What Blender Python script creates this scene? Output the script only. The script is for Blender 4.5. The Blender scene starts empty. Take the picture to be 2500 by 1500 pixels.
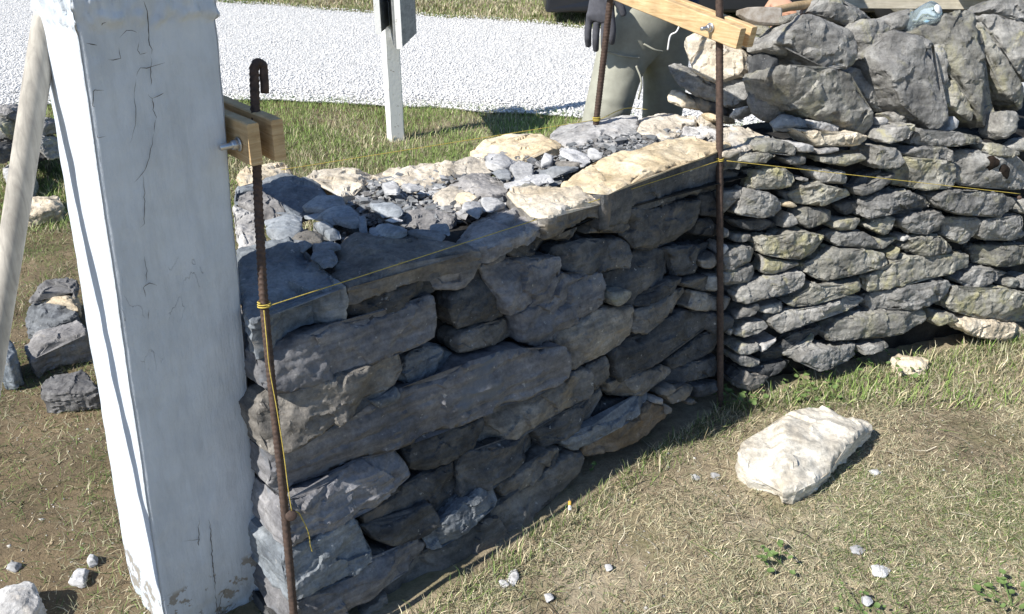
import bpy, bmesh, math, random
import numpy as np
from mathutils import Vector, Matrix
from mathutils.geometry import delaunay_2d_cdt
random.seed(7)
rng = np.random.default_rng(11)
# ------------------------------------------------------------------ camera
F = 2022.0; PITCH = math.radians(27); CH = 1.282
CP, SP = math.cos(PITCH), math.sin(PITCH)
scn = bpy.context.scene
cam = bpy.data.objects.new('camera', bpy.data.cameras.new('camera'))
scn.collection.objects.link(cam)
cam.location = (0, 0, CH); cam.rotation_euler = (math.radians(90) - PITCH, 0, 0)
cam.data.sensor_width = 36; cam.data.lens = 36 * F / 2500; cam.data.clip_start = .05; cam.data.clip_end = 500
scn.camera = cam
# ------------------------------------------------------------------ sky, sun, exposure
SAZ = math.radians(34.0); SEL = math.radians(43)
sdir = Vector((math.cos(SAZ) * math.cos(SEL), math.sin(SAZ) * math.cos(SEL), -math.sin(SEL)))  # light travel
w = bpy.data.worlds.new('World'); scn.world = w; w.use_nodes = True
nt = w.node_tree; nt.nodes.clear()
sky = nt.nodes.new('ShaderNodeTexSky'); sky.sky_type = 'NISHITA'; sky.sun_disc = False; sky.ozone_density = 4.0; sky.dust_density = .3
sky.sun_elevation = SEL; sky.sun_rotation = math.atan2(-sdir.x, -sdir.y)
bg = nt.nodes.new('ShaderNodeBackground'); bg.inputs[1].default_value = .095
ow = nt.nodes.new('ShaderNodeOutputWorld')
nt.links.new(sky.outputs[0], bg.inputs[0]); nt.links.new(bg.outputs[0], ow.inputs[0])
sl = bpy.data.lights.new('sun', 'SUN'); sl.energy = 5.0; sl.angle = math.radians(.5); sl.color = (1, .955, .88)
so = bpy.data.objects.new('sun', sl); scn.collection.objects.link(so)
so.rotation_euler = sdir.to_track_quat('-Z', 'Y').to_euler()
vs = scn.view_settings; vs.view_transform = 'Standard'; vs.look = 'None'; vs.exposure = 0.5; vs.gamma = 1
# ------------------------------------------------------------------ helpers
def V(*a): return np.array(a, float)
def nrm(v): v = np.array(v, float); return v / np.linalg.norm(v)
CAMP = V(0, 0, CH)
def ray(x, y):
    X = (x - 1250) / F; Y = -(y - 750) / F
    return V(X, CP + Y * SP, -SP + Y * CP)
def onz(x, y, z): r = ray(x, y); return CAMP + r * ((z - CH) / r[2])
def ony(x, y, yy): r = ray(x, y); return CAMP + r * (yy / r[1])
class Plane:
    def __init__(s, O, U, Vv):
        s.O = V(*O); s.U = nrm(U); s.V = nrm(Vv); s.N = nrm(np.cross(s.U, s.V)); s.V = np.cross(s.N, s.U)
    def hit(s, x, y, off=0.):
        r = ray(x, y); O = s.O - s.N * off
        P = CAMP + r * (np.dot(O - CAMP, s.N) / np.dot(r, s.N))
        return np.array([np.dot(P - O, s.U), np.dot(P - O, s.V)])
def horiz(z): return Plane((0, 0, z), (1, 0, 0), (0, 1, 0))
TL = V(-.4015, 1.195, .675); TR = V(.512, 2.0, .675); BR = V(.577, 1.93, 0)
D_ = nrm((TR - TL)); NI = V(-D_[1], D_[0], 0)
PA = Plane(TL, D_, (TR - BR))
UB = nrm((1.073, .41, 0)); NB = V(-UB[1], UB[0], 0)
PB = Plane(BR, UB, NB * .12 + V(0, 0, 1))
PD = Plane((.478, 2.584, .68), (.655, -.756, 0), V(.756, .655, 0) * .3 + V(0, 0, 1))
PCOP = Plane(BR, UB, NB * .30 + V(0, 0, 1)); PCOP.O = BR + V(0, 0, .64) + NB * .115
TILE = {'F1': (500, 350, .25273), 'F2': (1125, 250, .25273), 'A3': (550, 650, .20218), 'A4': (1000, 550, .20218),
        'A1': (600, 850, .25273), 'A2': (600, 1125, .25273), 'A5': (1150, 600, .25273), 'A6': (1150, 850, .25273),
        'R1': (1700, 300, .20218), 'R2': (1700, 550, .20218), 'R3': (2000, 300, .20218), 'R4': (2000, 550, .20218),
        'R5': (1700, 775, .25273), 'K': (1875, 0, .25273), 'M': (1300, 0, .25273), 'G': (0, 620, .29656),
        'H': (0, 1060, .29648), 'I': (0, 250, .20218), 'N': (0, 0, 1.0109), 'Q': (1800, 1100, .28294), 'P': (1100, 1200, .28294)}
def pts(tile, s):
    x0, y0, k = TILE[tile]
    out = []
    for q in s.split():
        a, b = q.split(','); out.append((x0 + float(a) * k, y0 + float(b) * k))
    return out
# vectorised gradient noise
_perm = rng.permutation(512); _perm = np.concatenate([_perm, _perm, _perm, _perm])
_grad = rng.normal(size=(512, 3)); _grad /= np.linalg.norm(_grad, axis=1)[:, None]
def gnoise(P):
    P = np.asarray(P, float); i = np.floor(P).astype(int); f = P - i; u = f * f * f * (f * (f * 6 - 15) + 10); i &= 511
    r = np.zeros(len(P))
    for dx in (0, 1):
        for dy in (0, 1):
            for dz in (0, 1):
                h = _perm[_perm[_perm[(i[:, 0] + dx) & 511] + ((i[:, 1] + dy) & 511)] + ((i[:, 2] + dz) & 511)]
                g = _grad[h & 511]
                dd = g[:, 0] * (f[:, 0] - dx) + g[:, 1] * (f[:, 1] - dy) + g[:, 2] * (f[:, 2] - dz)
                r += dd * (u[:, 0] if dx else 1 - u[:, 0]) * (u[:, 1] if dy else 1 - u[:, 1]) * (u[:, 2] if dz else 1 - u[:, 2])
    return r * 1.6
def fbm(P, o=3):
    a = 1.; s = 0.
    for k in range(o): s = s + a * gnoise(P * (2.03 ** k) + 17.3 * k); a *= .5
    return s
def mesh_np(name, verts, faces, mat=None, parent=None, smooth=True, origin=None):
    verts = np.asarray(verts, float)
    me = bpy.data.meshes.new(name)
    o = bpy.data.objects.new(name, me)
    og = V(0, 0, 0) if origin is None else V(*origin)
    if parent is not None:
        o.parent = parent; pl = V(*parent.location)
    else: pl = V(0, 0, 0)
    me.from_pydata((verts - og).tolist(), [], faces)
    o.location = (og - pl).tolist()
    if smooth: me.polygons.foreach_set('use_smooth', np.ones(len(me.polygons), bool))
    me.update()
    if mat: me.materials.append(mat)
    scn.collection.objects.link(o)
    return o
def tag(o, label=None, cat=None, group=None, kind=None):
    if label: o['label'] = label
    if cat: o['category'] = cat
    if group: o['group'] = group
    if kind: o['kind'] = kind
    return o
def empty(name, loc, label=None, cat=None, group=None, kind=None):
    o = bpy.data.objects.new(name, None); o.empty_display_size = .05; o.location = tuple(loc)
    scn.collection.objects.link(o); return tag(o, label, cat, group, kind)
# ------------------------------------------------------------------ materials
class MT:
    def __init__(s, name, rough=.85, spec=.3):
        s.m = bpy.data.materials.new(name); s.m.use_nodes = True; s.t = s.m.node_tree
        s.b = s.t.nodes['Principled BSDF']; s.b.inputs['Roughness'].default_value = rough
        s.b.inputs['Specular IOR Level'].default_value = spec
        s.tc = s.n('ShaderNodeTexCoord')
    def n(s, t, **k):
        x = s.t.nodes.new(t)
        for a, b in k.items(): setattr(x, a, b)
        return x
    def l(s, a, b): s.t.links.new(a, b)
    def vec(s, scale=(1, 1, 1), off=True, coord='Object'):
        mp = s.n('ShaderNodeMapping'); mp.inputs['Scale'].default_value = scale
        s.l(s.tc.outputs[coord], mp.inputs['Vector'])
        if off:
            oi = s.n('ShaderNodeObjectInfo'); mu = s.n('ShaderNodeMath', operation='MULTIPLY'); mu.inputs[1].default_value = 37.
            s.l(oi.outputs['Random'], mu.inputs[0]); cx = s.n('ShaderNodeCombineXYZ')
            for i in range(3): s.l(mu.outputs[0], cx.inputs[i])
            s.l(cx.outputs[0], mp.inputs['Location'])
        return mp.outputs[0]
    def noise(s, vec, sc, det=6, rough=.6, dist=0.):
        x = s.n('ShaderNodeTexNoise'); x.inputs['Scale'].default_value = sc; x.inputs['Detail'].default_value = det
        x.inputs['Roughness'].default_value = rough; x.inputs['Distortion'].default_value = dist
        s.l(vec, x.inputs['Vector']); return x.outputs['Fac']
    def ramp(s, fac, stops, interp='LINEAR'):
        r = s.n('ShaderNodeValToRGB'); r.color_ramp.interpolation = interp
        e = r.color_ramp.elements
        while len(e) < len(stops): e.new(.5)
        for q, (p, c) in zip(e, stops): q.position = p; q.color = (*c, 1) if len(c) == 3 else c
        s.l(fac, r.inputs[0]); return r.outputs[0]
    def mix(s, fac, a, b, blend='MIX'):
        x = s.n('ShaderNodeMix', data_type='RGBA', blend_type=blend)
        if hasattr(fac, 'is_linked') or not isinstance(fac, (int, float)): s.l(fac, x.inputs[0])
        else: x.inputs[0].default_value = fac
        for v, i in ((a, 6), (b, 7)):
            if isinstance(v, tuple): x.inputs[i].default_value = (*v, 1)
            else: s.l(v, x.inputs[i])
        return x.outputs[2]
    def col(s, c):
        if isinstance(c, tuple): s.b.inputs['Base Color'].default_value = (*c, 1)
        else: s.l(c, s.b.inputs['Base Color'])
    def bump(s, h, dist, strength=1., prev=None):
        b = s.n('ShaderNodeBump'); b.inputs['Distance'].default_value = dist; b.inputs['Strength'].default_value = strength
        s.l(h, b.inputs['Height'])
        if prev is not None: s.l(prev, b.inputs['Normal'])
        s.l(b.outputs[0], s.b.inputs['Normal']); return b.outputs[0]
def rnd_val(M, lo, hi):
    oi = M.n('ShaderNodeObjectInfo'); mr = M.n('ShaderNodeMapRange'); mr.inputs[3].default_value = lo; mr.inputs[4].default_value = hi
    M.l(oi.outputs['Random'], mr.inputs[0]); return mr.outputs[0]
def g3(v): return (v, v, v)
def stone_mat(name, dark, mid, light, patch=None, patch_amt=.5, lichen=0., bump=1., spots=.0, var=(.72, 1.2), blue=None):
    M = MT(name, .88, .25)
    v = M.vec()
    big = M.noise(v, 9, 5, .6, .6)
    c = M.ramp(big, [(.30, dark), (.5, mid), (.70, light)])
    med = M.noise(v, 45, 8, .7)
    c = M.mix(.5, c, M.ramp(med, [(.32, g3(.42)), (.5, g3(1.)), (.70, g3(1.45))]), 'MULTIPLY')
    fin = M.noise(v, 170, 6, .7); c = M.mix(.4, c, M.ramp(fin, [(.34, g3(.5)), (.5, g3(1.)), (.66, g3(1.35))]), 'MULTIPLY')
    bed = M.noise(M.vec((3, 3, 42)), 1.6, 5, .6, .4); c = M.mix(.55, c, M.ramp(bed, [(.34, g3(.55)), (.5, g3(1.)), (.64, g3(1.3))]), 'MULTIPLY')
    if patch:
        pn = M.noise(v, 6.5, 7, .62, 1.2)
        c = M.mix(M.ramp(pn, [(.5 + .2 * (1 - patch_amt) - .05, g3(0)), (.56 + .2 * (1 - patch_amt), g3(.85))]), c, patch)
    if lichen:
        ln = M.noise(v, 16, 8, .68, .5)
        c = M.mix(M.ramp(ln, [(.60 - .12 * lichen, g3(0)), (.70 - .08 * lichen, g3(.6))]), c, (.46, .43, .24))
    if spots:
        sn = M.noise(v, 70, 4, .5)
        c = M.mix(M.ramp(sn, [(.68, g3(0)), (.72, g3(spots))]), c, (.62, .60, .56))
    hv = M.n('ShaderNodeHueSaturation'); M.l(rnd_val(M, .65, 1.25), hv.inputs['Saturation']); M.l(rnd_val(M, *var), hv.inputs['Value']); M.l(c, hv.inputs['Color'])
    M.col(hv.outputs[0])
    h1 = M.noise(v, 30, 10, .74, .3)
    b0 = M.bump(h1, .008 * bump, .9)
    rn = M.n('ShaderNodeTexNoise'); rn.noise_type = 'RIDGED_MULTIFRACTAL'; rn.inputs['Scale'].default_value = 24; rn.inputs['Detail'].default_value = 7
    M.l(M.vec((1, 1, 1.8)), rn.inputs['Vector']); b1 = M.bump(rn.outputs['Fac'], .0045 * bump, .8, b0)
    vd = M.n('ShaderNodeTexVoronoi'); vd.inputs['Scale'].default_value = 26
    M.l(M.mix(.06, M.vec((1, 1, 2.2)), M.n('ShaderNodeTexNoise').outputs['Color'], 'LINEAR_LIGHT'), vd.inputs['Vector'])
    sc_ = M.n('ShaderNodeSeparateColor'); M.l(vd.outputs['Color'], sc_.inputs[0]); b2 = M.bump(sc_.outputs[0], .0022 * bump, .6, b1)
    M.bump(M.noise(v, 240, 4, .6), .0016 * bump, .8, b2)
    return M.m
S = {}
S['blue'] = stone_mat('stone_slate_blue', (.12, .135, .155), (.20, .22, .24), (.30, .315, .33), patch=(.32, .295, .26), patch_amt=.3, bump=.55, spots=.5)
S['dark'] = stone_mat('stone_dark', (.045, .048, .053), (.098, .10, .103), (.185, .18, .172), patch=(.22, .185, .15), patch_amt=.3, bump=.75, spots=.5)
S['brown'] = stone_mat('stone_brown_grey', (.11, .105, .098), (.195, .182, .165), (.30, .28, .25), patch=(.32, .26, .18), patch_amt=.25, bump=.7, spots=.5)
S['purple'] = stone_mat('stone_purple_grey', (.12, .12, .13), (.195, .193, .203), (.28, .275, .28), patch=(.16, .18, .21), patch_amt=.4, bump=.5, spots=.4)
S['grey'] = stone_mat('stone_weathered', (.19, .187, .177), (.33, .322, .305), (.48, .47, .44), lichen=.25, bump=1.9, spots=.4)
S['lich'] = stone_mat('stone_lichen', (.19, .183, .165), (.33, .32, .285), (.47, .455, .40), lichen=.85, bump=1.9, spots=.3)
S['cream'] = stone_mat('stone_cream', (.42, .345, .24), (.58, .495, .37), (.70, .635, .52), patch=(.50, .49, .47), patch_amt=.25, bump=.7, var=(.9, 1.12))
S['pale'] = stone_mat('stone_pale_grey', (.30, .29, .285), (.45, .44, .43), (.62, .61, .59), patch=(.52, .46, .38), patch_amt=.35, bump=.6, var=(.85, 1.15))
S['slabg'] = stone_mat('stone_slab_grey', (.17, .165, .165), (.26, .25, .245), (.38, .365, .35), patch=(.40, .36, .30), patch_amt=.3, bump=.5)
S['core'] = stone_mat('stone_core_gap_shade', (.012, .012, .013), (.028, .027, .026), (.055, .052, .047), bump=1.5)  # near black: the shade in the gaps between stones is put into this colour
S['chipp'] = stone_mat('chip_pale', (.36, .36, .365), (.47, .47, .475), (.60, .60, .60), bump=.2, var=(.75, 1.2))
S['chipb'] = stone_mat('chip_blue_grey', (.18, .20, .225), (.26, .28, .30), (.35, .36, .375), bump=.2, var=(.75, 1.2))
S['boulder'] = stone_mat('boulder_cream', (.48, .41, .30), (.64, .575, .45), (.74, .70, .60), patch=(.52, .43, .29), patch_amt=.35, bump=.45, var=(1., 1.05))
S['rust'] = stone_mat('stone_rusty', (.10, .08, .06), (.17, .135, .10), (.22, .19, .16), patch=(.24, .14, .07), patch_amt=.45, bump=.6)
# ------------------------------------------------------------------ stones
def smooth_outline(P, it=1, k=.2):
    for _ in range(it):
        Q = np.roll(P, -1, 0); P = np.stack([P * (1 - k) + Q * k, P * k + Q * (1 - k)], 1).reshape(-1, 2)
    return P
def resample(P, step):
    Q = np.vstack([P, P[:1]]); L = np.linalg.norm(np.diff(Q, axis=0), axis=1); c = np.concatenate([[0], np.cumsum(L)])
    n = max(12, int(c[-1] / step)); t = np.linspace(0, c[-1], n, endpoint=False)
    return np.stack([np.interp(t, c, Q[:, 0]), np.interp(t, c, Q[:, 1])], 1)
def inside(P, G):
    r = np.zeros(len(G), bool); n = len(P)
    for i in range(n):
        a, b = P[i], P[(i + 1) % n]
        if a[1] == b[1]: continue
        m = ((a[1] > G[:, 1]) != (b[1] > G[:, 1])) & (G[:, 0] < (b[0] - a[0]) * (G[:, 1] - a[1]) / (b[1] - a[1]) + a[0])
        r ^= m
    return r
def bdist(P, G):
    d = np.full(len(G), 1e9); n = len(P)
    for i in range(n):
        a, b = P[i], P[(i + 1) % n]; ab = b - a; L = ab @ ab + 1e-12
        t = np.clip(((G - a) @ ab) / L, 0, 1); d = np.minimum(d, np.linalg.norm(G - a - t[:, None] * ab, axis=1))
    return d
def stone(poly, pl, mat, thick=.12, off=0., bev=.0042, bulge=.002, rough=1., facet=1., name='stone', parent=None, seed=None, side=None,
          flare=-.05, step=None, strata=0., grow=1.0, uv=None, outline_noise=1.):
    """poly: outline (photo px) laid on plane pl, off metres behind it; or uv outline on the plane."""
    sd = random.random() * 1000 if seed is None else seed
    R = np.random.default_rng(int(sd * 7919) % 100000)
    P = np.array([pl.hit(x, y, off) for x, y in poly]) if uv is None else np.array(uv, float)
    ar = .5 * np.sum(P[:, 0] * np.roll(P[:, 1], -1) - P[:, 1] * np.roll(P[:, 0], -1))
    if ar < 0: P = P[::-1]; ar = -ar
    O = pl.O - pl.N * off
    c0 = P.mean(0)
    if grow != 1.: P = c0 + (P - c0) * grow
    if step is None: step = min(max(math.sqrt(ar / 1500), .0024), .010)
    P = resample(smooth_outline(P, 1, .07), step)
    nb = len(P)
    # outward 2d normal and ragged outline
    T = np.roll(P, -1, 0) - np.roll(P, 1, 0); Nn = np.stack([T[:, 1], -T[:, 0]], 1); Nn /= np.linalg.norm(Nn, axis=1)[:, None] + 1e-9
    q3 = np.column_stack([P * 45, np.full(nb, sd)])
    sz = math.sqrt(ar)
    P = P + Nn * (fbm(q3, 3) * min(.0035, .04 * sz) * rough * outline_noise)[:, None]
    mn, mx = P.min(0), P.max(0)
    gx, gy = np.meshgrid(np.arange(mn[0], mx[0], step), np.arange(mn[1], mx[1], step * .87))
    gx = gx + (np.arange(gx.shape[0]) % 2)[:, None] * step * .5
    G = np.column_stack([gx.ravel(), gy.ravel()]); G += R.normal(size=G.shape) * step * .12
    G = G[inside(P, G)]
    d = bdist(P, G); k = d > step * .55; G = G[k]; d = d[k]
    allp = [Vector(q) for q in np.vstack([P, G])]
    vo, _, fo, ov, _, _ = delaunay_2d_cdt(allp, [], [list(range(nb))], 1, 1e-6, True)
    idx = np.array([o[0] if o else -1 for o in ov])
    # keep only vertices known
    P2 = np.array([[a.x, a.y] for a in vo]); 
    dd = np.where(idx < 0, 0, np.concatenate([np.zeros(nb), d])[np.clip(idx, 0, None)])
    b = min(bev, sz * .22)
    prof = np.sqrt(np.clip(1 - (1 - np.minimum(dd / b, 1)) ** 2, 0, 1)) * b
    h = prof - b + bulge * np.minimum(dd / (sz * .35 + 1e-6), 1)
    # random cut planes knock corners off the front
    ext = (mx - mn).max() / 2; cc = (mn + mx) / 2
    for _ in range(int(5 * facet)):
        a = R.uniform(0, 2 * math.pi); dv = np.array([math.cos(a), math.sin(a)])
        pr = (P2 - cc) @ dv; lim = np.percentile(pr, R.uniform(60, 95))
        h -= np.clip(pr - lim, 0, .035) * R.uniform(.06, .5)
    h += (P2 - cc) @ (R.normal(size=2) * .045)
    bi = np.where((idx >= 0) & (idx < nb))[0]; order = bi[np.argsort(idx[bi])]
    verts3 = [np.column_stack([P2, h])]
    faces = [list(f) for f in fo]
    nr = max(3, min(14, int(thick / (step * 1.6))))
    base = len(P2); prev = list(order); hb = h[order]
    PB2 = P2[order]; T = np.roll(PB2, -1, 0) - np.roll(PB2, 1, 0); Nn = np.stack([T[:, 1], -T[:, 0]], 1); Nn /= np.linalg.norm(Nn, axis=1)[:, None] + 1e-9
    m = len(order)
    for r in range(1, nr + 1):
        t = (r / nr) ** 1.15; z = hb * (1 - t) - thick * t
        bul = math.sin(min(1, t * 3) * math.pi / 2) * .002
        off2 = flare * thick * t + bul - (.012 if r == nr and thick > .05 else 0)
        rag = fbm(np.column_stack([PB2 * 38, z * 120 + sd]), 3) * min(.0045, .045 * sz) * min(1, r / 2) * rough
        rag = np.round(rag * 1400) / 1400
        verts3.append(np.column_stack([PB2 + Nn * (off2 + rag)[:, None], z]))
        cur = [base + j for j in range(m)]; base += m
        for j in range(m):
            j2 = (j + 1) % m; faces.append([prev[j], cur[j], cur[j2], prev[j2]])
        prev = cur
    faces.append(prev[::-1]); nfront = len(fo)
    W = np.vstack(verts3)
    X = O + W[:, :1] * pl.U + W[:, 1:2] * pl.V + W[:, 2:3] * pl.N
    # displacement in 3d
    am = min(.0034, .03 * sz) * rough
    so_ = sd * 3.1
    nv = np.stack([fbm(X * 22 + so_ + 9 * k, 3) for k in range(3)], 1)
    X = X + nv * am
    nf = np.stack([fbm(X * 75 + so_ + 31 * k, 2) for k in range(3)], 1)
    X = X + nf * am * .35
    rg = (.35 - np.abs(gnoise(X * V(34, 34, 60) + so_))) + .5 * (.35 - np.abs(gnoise(X * V(80, 80, 130) + so_)))
    X = X + pl.N * (rg * am * .75)[:, None]
    if facet > 0:
        K = int(10 + 14 * facet); rr = max(sz * .5, .02)
        sx = X[R.integers(0, len(X), K)]; tl = R.normal(size=(K, 3)) * .24; of = R.normal(size=K) * .40 * am
        dist = np.linalg.norm(X[:, None, :] - sx[None], axis=2); kk = dist.argmin(1)
        amt = np.einsum('ij,ij->i', X - sx[kk], tl[kk]) * .55 + of[kk]
        dirn = pl.N * .7 + nrm(R.normal(size=3)) * .3
        X = X + dirn * (np.clip(amt, -.007, .007) * rough)[:, None]
    te = gnoise(X * V(11, 11, 26) + so_ * 1.7) + .35 * gnoise(X * V(40, 40, 90) + so_)
    X = X + pl.N * (np.floor(te * 4.5) / 4.5 * min(.0048, .05 * sz) * rough)[:, None]
    if strata > 0:
        lay = gnoise(np.column_stack([X[:, :2] * 3, X[:, 2] * 110]) + so_)
        X = X + pl.N * (np.round(lay * 3) / 3 * .004 * strata)[:, None]
    o = mesh_np(name, X, faces, mat, parent, True, X.mean(0))
    o.data.set_sharp_from_angle(angle=math.radians(34))
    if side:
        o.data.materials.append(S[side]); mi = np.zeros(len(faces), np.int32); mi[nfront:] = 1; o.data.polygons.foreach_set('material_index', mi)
    return o
# ------------------------------------------------------------------ shaded wall section (nearest)
wallA = empty('dry_stone_wall', (0.05, 1.6, 0), 'new dry stone wall section in shade beside the white post, flat open top with rubble', 'stone wall')
def many(spec, pl, parent, **base):
    for line in spec.strip().splitlines():
        a = line.split('|')
        kw = dict(x.split('=') for x in a[2].split()) if len(a) > 2 else {}
        kw = {**base, **{k: (v if k == 'side' else float(v)) for k, v in kw.items()}}
        tl, mt = a[0].split()
        stone(pts(tl, a[1]), pl, S[mt], parent=parent, **kw)
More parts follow.
